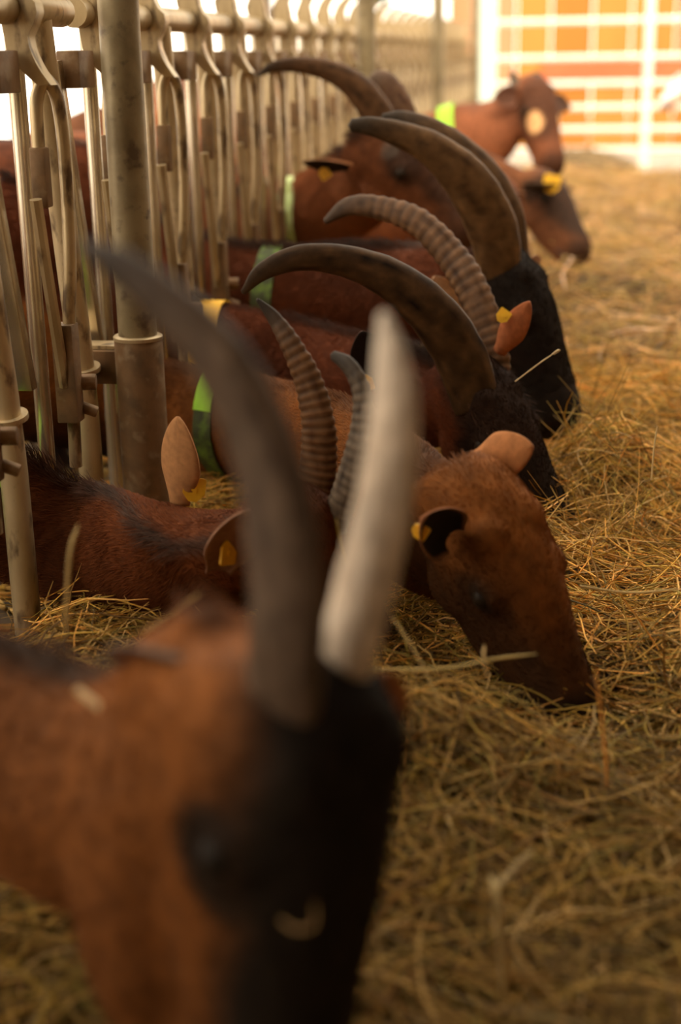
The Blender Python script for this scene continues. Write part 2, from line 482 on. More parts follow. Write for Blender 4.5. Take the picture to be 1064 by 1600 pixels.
def strands(name, cx, cy, base, length, radius, segs, lift, tilt, seed, sides=3, bend=0.5, shade=(1, 1, 1)):
    r = np.random.default_rng(seed)
    n = len(cx)
    th = r.uniform(0, 2 * math.pi, n)
    t = np.linspace(-0.5, 0.5, segs + 1)[None, :]
    k = r.normal(0, bend, n)[:, None]
    k2 = r.normal(0, bend * 0.6, n)[:, None]
    L = length[:, None]
    a = th[:, None] + k * t * 2 + k2 * np.sin(t * 7 + r.uniform(0, 6, n)[:, None])
    dx = np.cos(a) * L / segs; dy = np.sin(a) * L / segs
    px = np.cumsum(dx, 1); py = np.cumsum(dy, 1)
    px = px - px.mean(1, keepdims=True) + cx[:, None]
    py = py - py.mean(1, keepdims=True) + cy[:, None]
    sl = r.normal(0, tilt, n)[:, None]
    hump = r.normal(0.0, 0.35, n)[:, None]
    pz = hay_h(px, py) * 0.6 + (base)[:, None] * 0.4 + lift[:, None] + sl * t * L + hump * (0.25 - t ** 2) * L * 0.6 + r.normal(0, 0.0012, px.shape)
    P = np.stack([px, py, pz], -1)
    T = np.gradient(P, axis=1); T /= np.linalg.norm(T, axis=2, keepdims=True) + 1e-9
    S = np.cross(T, np.array([0, 0, 1.0])); S /= np.linalg.norm(S, axis=2, keepdims=True) + 1e-6
    U = np.cross(S, T)
    tw = r.uniform(0, 6.28, n)[:, None, None]
    rad = radius[:, None, None] * (1 - 0.45 * np.abs(t * 2)[..., None] ** 3)
    rings = []
    for j in range(sides):
        b = tw + 2 * math.pi * j / sides
        rings.append(P + S * np.cos(b) * rad + U * np.sin(b) * rad * 0.75)
    V = np.stack(rings, 2).reshape(-1, 3)
    m = segs + 1
    o = (np.arange(n) * m * sides)[:, None, None] + (np.arange(segs) * sides)[None, :, None]
    j = np.arange(sides)[None, None, :]; j2 = (j + 1) % sides
    Fq = np.stack([o + j, o + j2, o + j2 + sides, o + j + sides], -1).reshape(-1, 4)
    c = HAYCOL[r.choice(len(HAYCOL), n, p=HAYP)] * np.array(shade) * r.uniform(0.40, 1.55, (n, 1)) ** 1.1
    tint = np.repeat(c, m * sides, axis=0)
    return link(name, mesh_np(name, V, Fq, tint), M_HAY, kind='stuff')

def scatter(n, x0, x1, y0, y1, seed):
    r = np.random.default_rng(seed)
    # ragged ends so that neighbouring layers run into each other
    return r.uniform(x0, x1, n) + r.normal(0, 0.04, n) * (r.random(n) < 0.5) * (x0 > XF + 0.2), r.uniform(y0, y1, n) + r.normal(0, 0.13, n), r
def hay_layer(name, label, n, x0, x1, y0, y1, l0, l1, r0, r1, segs, lift0, lift1, tilt, seed, bend=0.5, shade=(1, 1, 1)):
    x, y, r = scatter(n, x0, x1, y0, y1, seed)
    o = strands(name, x, y, hay_h(x, y), r.uniform(l0, l1, n), r.uniform(r0, r1, n), segs, r.uniform(lift0, lift1, n), tilt, seed + 50, bend=bend, shade=shade)
    return tag(o, label, 'hay')
hay_layer('loose_hay', 'loose dry hay stalks spread nearest the camera, in the foreground', 17500, XF - 0.06, 0.75, 0.72, 1.9, 0.07, 0.28, 0.0008, 0.0021, 5, -0.016, 0.028, 0.18, 11, shade=(0.60, 0.57, 0.53))  # darker tint paints in the dim light of the foreground
hay_layer('loose_hay', 'loose golden hay stalks spread beside the heads of the middle goats', 24500, XF - 0.04, 1.25, 1.85, 4.0, 0.07, 0.26, 0.0008, 0.0020, 4, -0.016, 0.036, 0.22, 12, shade=(1.15, 1.12, 1.05))
hay_layer('loose_hay', 'pale haze-tinted loose hay spread over the far half of the alley', 21000, XF + 0.05, 1.9, 3.9, 12.2, 0.10, 0.32, 0.0012, 0.0030, 3, -0.014, 0.045, 0.24, 13, shade=(1.0, 1.04, 1.7))  # paler, less yellow tint paints in the haze of the far end
hay_layer('thin_hay', 'thinner scattering of hay near the camera, away from the goats', 6500, 0.70, 1.75, 0.72, 2.1, 0.07, 0.28, 0.0008, 0.0021, 5, -0.012, 0.022, 0.15, 17, shade=(0.66, 0.64, 0.62))  # tint darkened likewise, foreground dimness put into the colour
hay_layer('thin_hay', 'thinner scattering of hay along the far side of the alley', 6500, 1.20, 1.85, 1.95, 4.1, 0.07, 0.28, 0.0008, 0.0021, 5, -0.012, 0.026, 0.17, 18)
# a few stiffer stems that stand out of the heap
hay_layer('upright_hay', 'stiff single hay stems poking up out of the bed along the alley', 420, -0.25, 1.0, 1.5, 5.5, 0.10, 0.22, 0.0010, 0.0018, 5, 0.02, 0.05, 0.8, 14, bend=0.25)

pen_bed = Geo()
pn_ = wave_noise(41, 12, 2, 9)
gx, gy = np.meshgrid(np.linspace(-4.4, XF + 0.02, 40), np.linspace(0.2, 12.6, 110))
gz = 0.03 + 0.008 * pn_(gx, gy)
ii = np.arange(109)[:, None] * 40 + np.arange(39)[None, :]
pb = link('pen_bedding', mesh_np('pen_bedding', np.stack([gx, gy, gz], -1).reshape(-1, 3), np.stack([ii, ii + 1, ii + 41, ii + 40], -1).reshape(-1, 4)),
          noise_mat('trodden_bedding', (0.035, 0.022, 0.010), (0.09, 0.055, 0.022), 30, 0.95, 0, 0.8), kind='stuff')
tag(pb, 'dark trodden bedding under the goats behind the fence', 'bedding')
# wisps standing up beside the black face in the middle of the row
hay_layer('upright_hay', 'thin hay wisps fanning up in front of the black faced goat', 260, -0.03, 0.16, 2.42, 2.72, 0.10, 0.20, 0.0007, 0.0013, 6, 0.01, 0.07, 0.7, 15, bend=0.35)
# straw bedding in the pen, thin
x, y, r = scatter(2600, -2.6, XF - 0.05, 0.9, 9, 21)
o = strands('pen_straw', x, y, np.full(len(x), 0.0), r.uniform(0.1, 0.3, len(x)), r.uniform(0.001, 0.002, len(x)), 3, np.zeros(len(x)), 0.0, 22)
co = np.empty(len(o.data.vertices) * 3, dtype=np.float32); o.data.vertices.foreach_get('co', co)
co = co.reshape(-1, 3); co[:, 2] = 0.035 + np.abs(rng.normal(0.010, 0.007, len(co))); o.data.vertices.foreach_set('co', co.ravel())
tag(o, 'straw bedding on the pen floor behind the feed fence', 'straw')

def heap(name, label, c, sx, sy, h, seed, n=1800):
    r = np.random.default_rng(seed)
    nn = wave_noise(seed, 10, 3, 14)
    g = Geo()
    vs, fs = [(0, 0, h)], []
    R, A = 8, 28
    for i in range(1, R + 1):
        q = i / R
        for j in range(A):
            a = 2 * math.pi * j / A
            z = h * (math.cos(q * math.pi / 2) ** 1.2) * (1 + 0.18 * float(nn(math.cos(a) * q * 2, math.sin(a) * q * 2)))
            vs.append((math.cos(a) * q * sx, math.sin(a) * q * sy, max(z, 0.0)))
    for j in range(A): fs.append((0, 1 + j, 1 + (j + 1) % A))
    for i in range(R - 1):
        for j in range(A):
            a = 1 + i * A + j; b = 1 + i * A + (j + 1) % A
            fs.append((a, a + A, b + A, b))
    o = g.add(vs, fs).build(name, noise_mat('old_hay', (0.10, 0.06, 0.025), (0.20, 0.13, 0.05), 25, 0.9, 0, 0.8))
    o.location = c
    return tag(o, label, 'hay', kind='stuff')
heap('hay_heap', 'low dark heap of old hay below the gate', (0.15, 12.6, 0), 0.50, 0.35, 0.24, 5)

# ------------------------------------------------------------------ goats
def sstep(a, b, x):
    t = np.clip((x - a) / (b - a), 0, 1); return t * t * (3 - 2 * t)

HEAD = [  # x, z centre, half width, half height
    (-0.080, -0.045, 0.045, 0.055), (-0.050, -0.038, 0.060, 0.072), (-0.005, -0.034, 0.067, 0.080), (0.045, -0.039, 0.068, 0.085),
    (0.085, -0.044, 0.063, 0.084), (0.125, -0.052, 0.056, 0.081), (0.165, -0.058, 0.050, 0.073), (0.205, -0.062, 0.046, 0.065),
    (0.245, -0.065, 0.045, 0.059), (0.275, -0.067, 0.041, 0.050), (0.295, -0.068, 0.031, 0.036), (0.306, -0.069, 0.012, 0.014)]

class Goat:
    def __init__(self, label, s, P, M, lat, base=(0.20, 0.065, 0.022), root=None):
        self.s = s
        self.P = np.array(P, float); M = np.array(M, float)
        f = M - self.P
        # the muzzle target is the nose tip; head axis is tilted slightly below the poll-nose line
        f = f / np.linalg.norm(f)
        l = np.array(lat, float); l = l - f * (l @ f); l /= np.linalg.norm(l)
        u = np.cross(f, l)
        # rotate so that local (0.30,0,-0.066) points at M
        a = math.atan2(0.066, 0.30)
        self.f = f * math.cos(a) + u * math.sin(a)
        self.u = u * math.cos(a) - f * math.sin(a)
        self.l = l
        self.base = np.array(base)
        self.label = label
    def h(self, x, y, z):
        """head local (metres at size 1) -> world"""
        return self.P + (self.f * x + self.l * y + self.u * z) * self.s
    def build(self, neck, rump, voxel=0.009, dark=(), pale=(), dorsal=0.8, dorsal_grey=0.0, legs=True, name='goat', group='goats feeding through the fence', belly=True, hair=0, hair_len=0.014, jaw=1.0, body_dz=0.0, back=1.0, eye_x=0.085, cheek=None):
        """neck: list of (centre, half width, half height) from shoulder to just before the head; rump: world xy of the tail end"""
        s = self.s
        sh = np.array(neck[0][0], float)
        rx, ry = rump
        rv = np.array([rx, ry, 0.0])
        self.root = empty(name, ((rx + sh[0]) / 2, (ry + sh[1]) / 2, 0))
        tag(self.root, self.label, 'goat', group)
        off = np.array(self.root.location)
        ax = np.array([sh[0] - rx, sh[1] - ry, 0]); Lb = np.linalg.norm(ax); ax /= Lb
        sidev = np.array([-ax[1], ax[0], 0])
        prof = [(0.0, 0.05, 0.07, 0.60), (0.05, 0.10, 0.12, 0.585), (0.15, 0.125, 0.155, 0.565), (0.35, 0.15, 0.175, 0.545), (0.6, 0.155, 0.185, 0.53), (0.82, 0.130, 0.175, 0.535), (0.93, 0.11, 0.155, 0.54)]
        rings = [(rv + ax * (u * Lb) + np.array([0, 0, z * s + body_dz]), w * s, hh * s, sidev) for (u, w, hh, z) in prof]
        ctr = [r[0] for r in rings] + [np.array(n[0], float) for n in neck]
        hw = [r[1] for r in rings] + [n[1] for n in neck]
        hh = [r[2] for r in rings] + [n[2] for n in neck]
        lt = [sidev] * len(rings)
        m = len(neck)
        for k in range(m):
            q = (k / max(m - 1, 1)) ** 2
            lt.append(sidev * (1 - q) + self.l * q)
        # end inside the head
        ctr.append(self.h(-0.02, 0, -0.045)); hw.append(0.045 * s); hh.append(0.055 * s); lt.append(self.l)
        A = np.hstack([np.array(ctr), np.array(hw)[:, None], np.array(hh)[:, None], np.array(lt)])
        S = smooth_path(A, 70)
        C = S[:, :3]
        T = np.gradient(C, axis=0); T /= np.linalg.norm(T, axis=1, keepdims=True)
        Lt = S[:, 5:8]; Lt = Lt - T * (Lt * T).sum(1, keepdims=True); Lt /= np.linalg.norm(Lt, axis=1, keepdims=True)
        Up = np.cross(T, Lt)
        self.C, self.T, self.Lt, self.Up, self.W, self.H = C, T, Lt, Up, S[:, 3], S[:, 4]
        g = Geo()
        n = 20
        vs = []
        for i in range(len(C)):
            for j in range(n):
                a = 2 * math.pi * j / n
                ca, sa = math.cos(a), math.sin(a)
                k = 1 - 0.10 * max(sa, 0) ** 2 * abs(ca)      # a slightly roofed top
                vs.append(C[i] + Lt[i] * ca * self.W[i] * (1 - 0.22 * max(sa, 0)) + Up[i] * sa * self.H[i])
        fs = [(i * n + j, i * n + (j + 1) % n, (i + 1) * n + (j + 1) % n, (i + 1) * n + j) for i in range(len(C) - 1) for j in range(n)]
        fs += [tuple(range(n - 1, -1, -1)), tuple(range((len(C) - 1) * n, len(C) * n))]
        g.add(vs, fs)
        # head
        hs = smooth_path([((x * back, z, w, h_) if x < 0 else (x, z, w, h_)) for (x, z, w, h_) in HEAD], 34)
        vs = []
        for (x, zc, w, h_) in hs:
            for j in range(n):
                a = 2 * math.pi * j / n
                ca, sa = math.cos(a), math.sin(a)
                e = 0.82
                yy = math.copysign(abs(ca) ** e, ca) * w
                zz = math.copysign(abs(sa) ** e, sa) * h_ * (jaw if sa < 0 else 1.0)
                yy *= (1 - 0.30 * max(-sa, 0)) if x < 0.2 else (1 - 0.15 * max(-sa, 0))
                vs.append(self.h(x, yy, zc + zz))
        fs = [(i * n + j, i * n + (j + 1) % n, (i + 1) * n + (j + 1) % n, (i + 1) * n + j) for i in range(len(hs) - 1) for j in range(n)]
        fs += [tuple(range(n - 1, -1, -1)), tuple(range((len(hs) - 1) * n, len(hs) * n))]
        g.add(vs, fs)
        axes = np.array([self.f, self.l, self.u])
        for sg in (-1, 1):
            g.ell(self.h(eye_x - 0.002, sg * 0.052, -0.006), (0.029 * s, 0.017 * s, 0.023 * s), axes)            # orbit
            g.ell(self.h(0.055, sg * 0.043, -0.088), (0.048 * s, 0.022 * s, 0.038 * s), axes)            # cheek
            g.ell(self.h(0.268, sg * 0.021, -0.048), (0.022 * s, 0.015 * s, 0.018 * s), axes)            # nostril wing
            g.ell(self.h(0.02, sg * 0.030, 0.026), (0.030 * s, 0.024 * s, 0.024 * s), axes)              # horn boss
        g.ell(self.h(0.262, 0, -0.098), (0.028 * s, 0.026 * s, 0.016 * s), axes)                          # chin
        if cheek:
            for sg in (-1, 1):
                g.ell(self.h(cheek[0], sg * 0.030, cheek[1]), (cheek[2] * s, 0.042 * s, cheek[3] * s), axes)
        # legs
        hoofs = []
        if legs:
            for sg in (-1, 1):
                b = rv + ax * (0.86 * Lb) + sidev * (0.085 * s * sg)
                pts = [b + np.array([0, 0, z * s]) + ax * (dx * s) for dx, z in ((0, 0.52), (-0.02, 0.42), (0.0, 0.30), (0.005, 0.25), (0.0, 0.12), (0.0, 0.07), (0.012, 0.03))]
                g.tube(pts, [0.065 * s, 0.052 * s, 0.032 * s, 0.030 * s, 0.019 * s, 0.024 * s, 0.024 * s], 10)
                hoofs.append(b + ax * 0.014 * s)
                b = rv + ax * (0.12 * Lb) + sidev * (0.085 * s * sg)
                pts = [b + np.array([0, 0, z * s]) + ax * (dx * s) for dx, z in ((0.02, 0.56), (0.07, 0.44), (0.02, 0.34), (-0.055, 0.25), (-0.03, 0.12), (-0.02, 0.07), (-0.01, 0.03))]
                g.tube(pts, [0.10 * s, 0.075 * s, 0.046 * s, 0.030 * s, 0.020 * s, 0.024 * s, 0.024 * s], 10)
                hoofs.append(b - ax * 0.01 * s)
            tb = rv + np.array([0, 0, 0.66 * s])
            g.tube([tb + ax * 0.05 * s, tb - ax * 0.03 * s + np.array([0, 0, 0.03 * s]), tb - ax * 0.06 * s + np.array([0, 0, 0.10 * s])], [0.03 * s, 0.026 * s, 0.012 * s], 8)
        me0 = g.mesh('tmp')
        tmp = bpy.data.objects.new('tmp', me0); COL.objects.link(tmp)
        md = tmp.modifiers.new('r', 'REMESH'); md.mode = 'VOXEL'; md.voxel_size = voxel
        ms = tmp.modifiers.new('s', 'SMOOTH'); ms.factor = 0.5; ms.iterations = 5
        dg = bpy.context.evaluated_depsgraph_get()
        me = bpy.data.meshes.new_from_object(tmp.evaluated_get(dg))
        bpy.data.objects.remove(tmp); bpy.data.meshes.remove(me0)
        nv = len(me.vertices)
        co = np.empty(nv * 3, dtype=np.float32); me.vertices.foreach_get('co', co); co = co.reshape(-1, 3).astype(float)
        # colour of the coat
        hl = (co - self.P) @ np.array([self.f, self.l, self.u]).T / s
        inhead = sstep(-0.09, -0.02, hl[:, 0]) * (np.abs(hl[:, 1]) < 0.12) * (np.abs(hl[:, 2] + 0.04) < 0.13)
        nz1 = wave_noise(17, 12, 8, 40); nzv = nz1(co[:, 0] + co[:, 2] * 0.7, co[:, 1] + co[:, 2] * 1.1)
        base = self.base[None, :] * (1 + 0.16 * nzv)[:, None]
        D = np.zeros(nv)
        # dorsal stripe
        idx = np.empty(nv, int); 
        for a in range(0, nv, 8000):
            d2 = ((co[a:a + 8000, None, :] - C[None, :, :]) ** 2).sum(2)
            idx[a:a + 8000] = d2.argmin(1)
        rel = co - C[idx]
        lat = (rel * Lt[idx]).sum(1); up = (rel * Up[idx]).sum(1)
        stripe = (1 - sstep(0.006, 0.026, np.abs(lat) + 0.006 * nzv)) * sstep(0.4, 0.7, up / self.H[idx]) * (1 - inhead * 0.6)
        D = np.maximum(D, stripe * dorsal)
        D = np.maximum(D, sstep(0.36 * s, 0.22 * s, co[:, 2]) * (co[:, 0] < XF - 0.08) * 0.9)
        for (c, r, amt) in dark:
            q = np.sqrt(((np.stack([hl[:, 0], np.abs(hl[:, 1]), hl[:, 2]], 1) - np.array(c)) ** 2 / np.array(r) ** 2).sum(1)) + 0.10 * nzv
            D = np.maximum(D, (1 - sstep(0.65, 1.15, q)) * amt)
        # muzzle and eye rims are always darker
        q = np.sqrt((((np.stack([hl[:, 0], np.abs(hl[:, 1]), hl[:, 2]], 1) - np.array([eye_x, 0.064, -0.009])) / np.array([0.03, 0.02, 0.022])) ** 2).sum(1))
        D = np.maximum(D, (1 - sstep(0.6, 1.2, q)) * 0.85)
        q = sstep(0.225, 0.285, hl[:, 0]) * inhead
        D = np.maximum(D, q * 0.75)
        blk = np.array([0.013, 0.008, 0.0045])
        colr = base * (1 - D)[:, None] + blk * D[:, None]
        if dorsal_grey:
            gq = stripe * dorsal_grey * sstep(-0.2, 0.9, nzv)
            colr = colr * (1 - gq)[:, None] + np.array([0.16, 0.145, 0.13]) * gq[:, None]
        for (c, r, amt, pc) in pale:
            q = np.sqrt(((np.stack([hl[:, 0], np.abs(hl[:, 1]), hl[:, 2]], 1) - np.array(c)) ** 2 / np.array(r) ** 2).sum(1)) + 0.08 * nzv
            w = ((1 - sstep(0.75, 1.1, q)) * amt)[:, None]
            colr = colr * (1 - w) + np.array(pc) * w
        colr = np.clip(colr, 0.003, 1)
        set_tint(me, colr)
        me.transform(Matrix.Translation(-Vector(off)))
        self.off = off
        body = link('body', me, M_FUR, self.root)
        self.body = body
        # eyes, nostrils, mouth, hooves
        for sg in (-1, 1):
            Geo().ell(self.h(eye_x, sg * 0.0605, -0.008) - off, (0.0135 * s, 0.0125 * s, 0.0125 * s), axes, 14, 10).build('eye', M_EYE, self.root)
            Geo().ell(self.h(0.2885, sg * 0.0195, -0.051) - off, (0.009 * s, 0.004 * s, 0.005 * s), axes, 10, 6).build('nostril', M_NOSTRIL, self.root)
        mp = [self.h(x, 0.0 + y, z) - off for x, y, z in ((0.225, -0.0445, -0.096), (0.26, -0.041, -0.090), (0.288, -0.027, -0.083), (0.3045, 0, -0.080), (0.288, 0.027, -0.083), (0.26, 0.041, -0.090), (0.225, 0.0445, -0.096))]
        Geo().tube(smooth_path(mp, 16), 0.0022 * s, 6).build('mouth', M_NOSTRIL, self.root)
        for hp in hoofs:
            q = hp - off
            Geo().tube([q + np.array([0, 0, 0.0]), q + np.array([0, 0, 0.012]), q + np.array([0, 0, 0.045 * s])], [0.026 * s, 0.028 * s, 0.020 * s], 12).build('hoof', M_HOOF, self.root)
        if hair:
            self.hair(me, co, colr, idx, hl, inhead, stripe * dorsal, hair, hair_len)
        return self
    def hair(self, me, co, colr, idx, hl, inhead, stripe, n, length):
        s = self.s
        me.calc_loop_triangles()
        tri = np.empty(len(me.loop_triangles) * 3, dtype=np.int32); me.loop_triangles.foreach_get('vertices', tri); tri = tri.reshape(-1, 3)
        p = co[tri]
        nrm = np.cross(p[:, 1] - p[:, 0], p[:, 2] - p[:, 0]); ar = np.linalg.norm(nrm, axis=1); nrm /= ar[:, None] + 1e-12
        cen = p.mean(1)
        ok = cen[:, 0] > XF - 0.35
        ok &= ~((hl[tri].mean(1)[:, 0] > 0.235))
        toward = ((EYE - cen) * nrm).sum(1) > -0.25 * np.linalg.norm(EYE - cen, axis=1)
        w = ar * ok * (0.15 + 0.85 * toward)
        r = np.random.default_rng(int(abs(self.P[1]) * 1000))
        t = r.choice(len(tri), n, p=w / w.sum())
        a, b = r.random(n), r.random(n); fl = a + b > 1; a[fl], b[fl] = 1 - a[fl], 1 - b[fl]
        bc = np.stack([1 - a - b, a, b], 1)
        root = (co[tri[t]] * bc[..., None]).sum(1)
        col = (colr[tri[t]] * bc[..., None]).sum(1)
        ih = (inhead[tri[t]] * bc).sum(1); st = (stripe[tri[t]] * bc).sum(1)
        nn = nrm[t]
        ii = idx[tri[t][:, 0]]
        flow_b = -self.T[ii] - 0.25 * self.Up[ii]
        flow_h = -self.f[None, :].repeat(n, 0)
        fl = flow_b * (1 - ih)[:, None] + flow_h * ih[:, None]
        fl = fl - nn * (fl * nn).sum(1, keepdims=True); fl /= np.linalg.norm(fl, axis=1, keepdims=True) + 1e-9
        clump = wave_noise(9, 14, 20, 90)(root[:, 0] * 1.3 + root[:, 2], root[:, 1] + root[:, 2] * 0.8)
        sw = np.cross(nn, fl)
        L = length * (0.6 + 0.7 * r.random(n)) * (1 - 0.45 * ih) * (1 + 2.0 * np.clip(st, 0, 1))
        lift = 0.30 + 0.12 * r.random(n) + 0.5 * np.clip(st, 0, 1) + 0.08 * clump
        d = fl + nn * lift[:, None] + sw * (0.22 * clump + r.normal(0, 0.12, n))[:, None]
        d /= np.linalg.norm(d, axis=1, keepdims=True)
        tip = d - nn * 0.25
        pts = np.stack([root - nn * 0.001, root + d * (L * 0.5)[:, None], root + (d * 0.55 + tip * 0.45) * L[:, None]], 1) - self.off
        hc = bpy.data.hair_curves.new('coat_hair')
        hc.add_curves([3] * n)
        hc.attributes['position'].data.foreach_set('vector', pts.astype(np.float32).ravel())
        ra = hc.attributes.get('radius') or hc.attributes.new('radius', 'FLOAT', 'POINT')
        rr = np.tile(np.array([0.00042, 0.00034, 0.0001], dtype=np.float32), n)
        ra.data.foreach_set('value', rr)
        ca = hc.attributes.new('tint', 'FLOAT_COLOR', 'CURVE')
        cc = np.ones((n, 4), dtype=np.float32); cc[:, :3] = np.clip(col * r.uniform(0.75, 1.45, n)[:, None], 0.004, 1)
        ca.data.foreach_set('color', cc.ravel())
        hc.materials.append(M_HAIR)
        o = bpy.data.objects.new('coat_hair', hc); COL.objects.link(o); o.parent = self.root; o['kind'] = 'stuff'
    # ---- parts
    def horn(self, px, ribs=0, ratio=0.62, c0=(0.075, 0.05, 0.032), c1=(0.125, 0.088, 0.058), ctip=(0.045, 0.034, 0.026), label=None, keel=0.25, depth_rib=0.06, name='horn', sink=0.03):
        """px: list of (x, y, Y, width in pixels), root first"""
        pts = []
        for (x, y, Y, w) in px:
            p = at(x, y, Y); pts.append([*p, w * 0.5 * depth(p) / F_PX])
        A = np.array(pts)
        d = A[0, :3] - A[1, :3]; d /= np.linalg.norm(d)
        A = np.vstack([np.append(A[0, :3] + d * sink, A[0, 3]), A])
        N = 130 if ribs else 60
        S = smooth_path(A, N)
        C = S[:, :3]; R = np.maximum(S[:, 3], 0.0012)
        T = np.gradient(C, axis=0); T /= np.linalg.norm(T, axis=1, keepdims=True)
        # plane of the curl
        pn = np.zeros(3)
        for i in range(1, N):
            pn += np.cross(C[i - 1] - C.mean(0), C[i] - C.mean(0))
        pn /= np.linalg.norm(pn)
        arc = np.concatenate([[0], np.cumsum(np.linalg.norm(np.diff(C, axis=0), axis=1))]); arc /= arc[-1]
        rb = np.zeros(N)
        if ribs:
            ph = arc ** 0.85 * ribs * 2 * math.pi
            rb = (np.abs(np.sin(ph / 2)) ** 1.5 - 0.5) * 2 * (1 - sstep(0.75, 0.97, arc))
        wob = 0.012 * np.sin(arc * 47 + 1.3) + 0.010 * np.sin(arc * 83)
        n = 22
        vs = np.empty((N, n, 3)); tint = np.empty((N, n, 3))
        c0, c1, ctip = map(np.array, (c0, c1, ctip))
        nzh = wave_noise(23, 12, 4, 30)
        for i in range(N):
            b = pn - T[i] * (pn @ T[i]); b /= np.linalg.norm(b)
            e = np.cross(T[i], b)
            r = R[i] * (1 + depth_rib * rb[i] + wob[i])
            for j in range(n):
                a = 2 * math.pi * j / n
                ca, sa = math.cos(a), math.sin(a)
                k = 1 + keel * 0.25 * (abs(ca) ** 6 if ca > 0 else 0)
                # slightly square section with one keeled edge
                vs[i, j] = C[i] + e * (math.copysign(abs(ca) ** 0.9, ca) * r * k) + b * (math.copysign(abs(sa) ** 0.85, sa) * r * ratio)
                q = 0.5 + 0.5 * float(nzh(arc[i] * 6, a * 1.2))
                cc = c0 * (1 - q) + c1 * q
                cc = cc * (1 + 0.30 * rb[i]) if ribs else cc
                w = sstep(0.72, 1.0, arc[i])
                tint[i, j] = cc * (1 - w) + ctip * w
        fs = [(i * n + j, i * n + (j + 1) % n, (i + 1) * n + (j + 1) % n, (i + 1) * n + j) for i in range(N - 1) for j in range(n)]
        me = bpy.data.meshes.new(name)
        V = vs.reshape(-1, 3) - self.off
        tipv = C[-1] + T[-1] * R[-1] * 0.6 - self.off
        V = np.vstack([V, tipv[None]])
        fs += [tuple(range(n - 1, -1, -1))] + [((N - 1) * n + j, (N - 1) * n + (j + 1) % n, N * n) for j in range(n)]
        me.from_pydata([tuple(v) for v in V], [], fs); me.update()
        set_tint(me, np.vstack([tint.reshape(-1, 3), ctip[None]]))
        o = link(name, me, M_HORN, self.root)
        if label: o['label'] = label
        return o
    def ear(self, root, tip, width, face, out=(0.30, 0.12, 0.05), inn=(0.40, 0.22, 0.14), edge=None, cup=0.45, tagged=None, tag_at=0.35, tag_size=0.018, tag_off=(0, 0), label=None):
        """face: direction the hollow of the ear looks"""
        root = np.array(root, float); tip = np.array(tip, float)
        t = tip - root; L = np.linalg.norm(t); t /= L
        fc = np.array(face, float); fc = fc - t * (fc @ t); fc /= np.linalg.norm(fc)
        sd = np.cross(t, fc)
        nu, nv = 22, 11
        front, back = [], []
        cf, cb = [], []
        out, inn = np.array(out), np.array(inn)
        for i in range(nu):
            u = i / (nu - 1)
            w = width * 0.62 * (0.50 + 0.50 * sstep(0.0, 0.42, u)) * max(1 - max((u - 0.42) / 0.59, 0) ** 1.9, 0.0) ** 0.75
            for j in range(nv):
                v = j / (nv - 1) * 2 - 1
                c = cup * (1 - 0.55 * u) * 2.2
                ang = v * c
                p = root + t * (L * u) + sd * (w * math.sin(ang) / max(math.sin(c), 0.3)) + fc * (w * (1 - math.cos(ang)) * 1.25) + fc * (0.10 * L * u * u)
                th = 0.0028 * self.s * (1 - 0.5 * abs(v))
                front.append(p + fc * th); back.append(p - fc * th)
                nzq = 0.9 + 0.2 * random.random()
                e = inn * nzq
                if edge is not None and (abs(v) > 0.82 or u > 0.92): e = np.array(edge)
                cf.append(e); cb.append(out * nzq)
        vs = front + back; N = nu * nv
        fs = []
        for i in range(nu - 1):
            for j in range(nv - 1):
                a = i * nv + j
                fs.append((a, a + 1, a + nv + 1, a + nv))
                fs.append((N + a, N + a + nv, N + a + nv + 1, N + a + 1))
        for i in range(nu - 1):
            for j in (0, nv - 1):
                a = i * nv + j; q = (a, a + nv, N + a + nv, N + a)
                fs.append(q if j == 0 else q[::-1])
        for j in range(nv - 1):
            fs.append((j, N + j, N + j + 1, j + 1)); a = (nu - 1) * nv + j; fs.append((a, a + 1, N + a + 1, N + a))
        me = bpy.data.meshes.new('ear')
        me.from_pydata([tuple(np.array(p) - self.off) for p in vs], [], fs); me.update()
        set_tint(me, np.array(cf + cb))
        o = link('ear', me, M_EAR, self.root)
        if label: o['label'] = label
        if tagged is not None:
            c = root + t * (L * tag_at) + sd * (width * tag_off[0]) + fc * tag_off[1]
            tn = np.array(tagged, float); tn /= np.linalg.norm(tn)
            a1 = sd - tn * (sd @ tn); a1 /= np.linalg.norm(a1) + 1e-9
            a2 = np.cross(tn, a1)
            g = Geo(); vs = []
            for dz in (-0.0016, 0.0016):
                for (qx, qy) in ((-1, -0.85), (-0.85, -1), (0.85, -1), (1, -0.85), (1, 0.45), (0.35, 1.15), (-0.35, 1.15), (-1, 0.45)):
                    vs.append(c + a1 * (qx * tag_size) + a2 * (qy * tag_size) + tn * dz - self.off)
            fs = [tuple(range(7, -1, -1)), tuple(range(8, 16))] + [(k, (k + 1) % 8, 8 + (k + 1) % 8, 8 + k) for k in range(8)]
            g.add(vs, fs)
            g.tube([c - tn * 0.004 - self.off, c + tn * 0.004 - self.off], 0.005, 10)
            g.build('ear_tag', M_YELLOW, o)
        return o
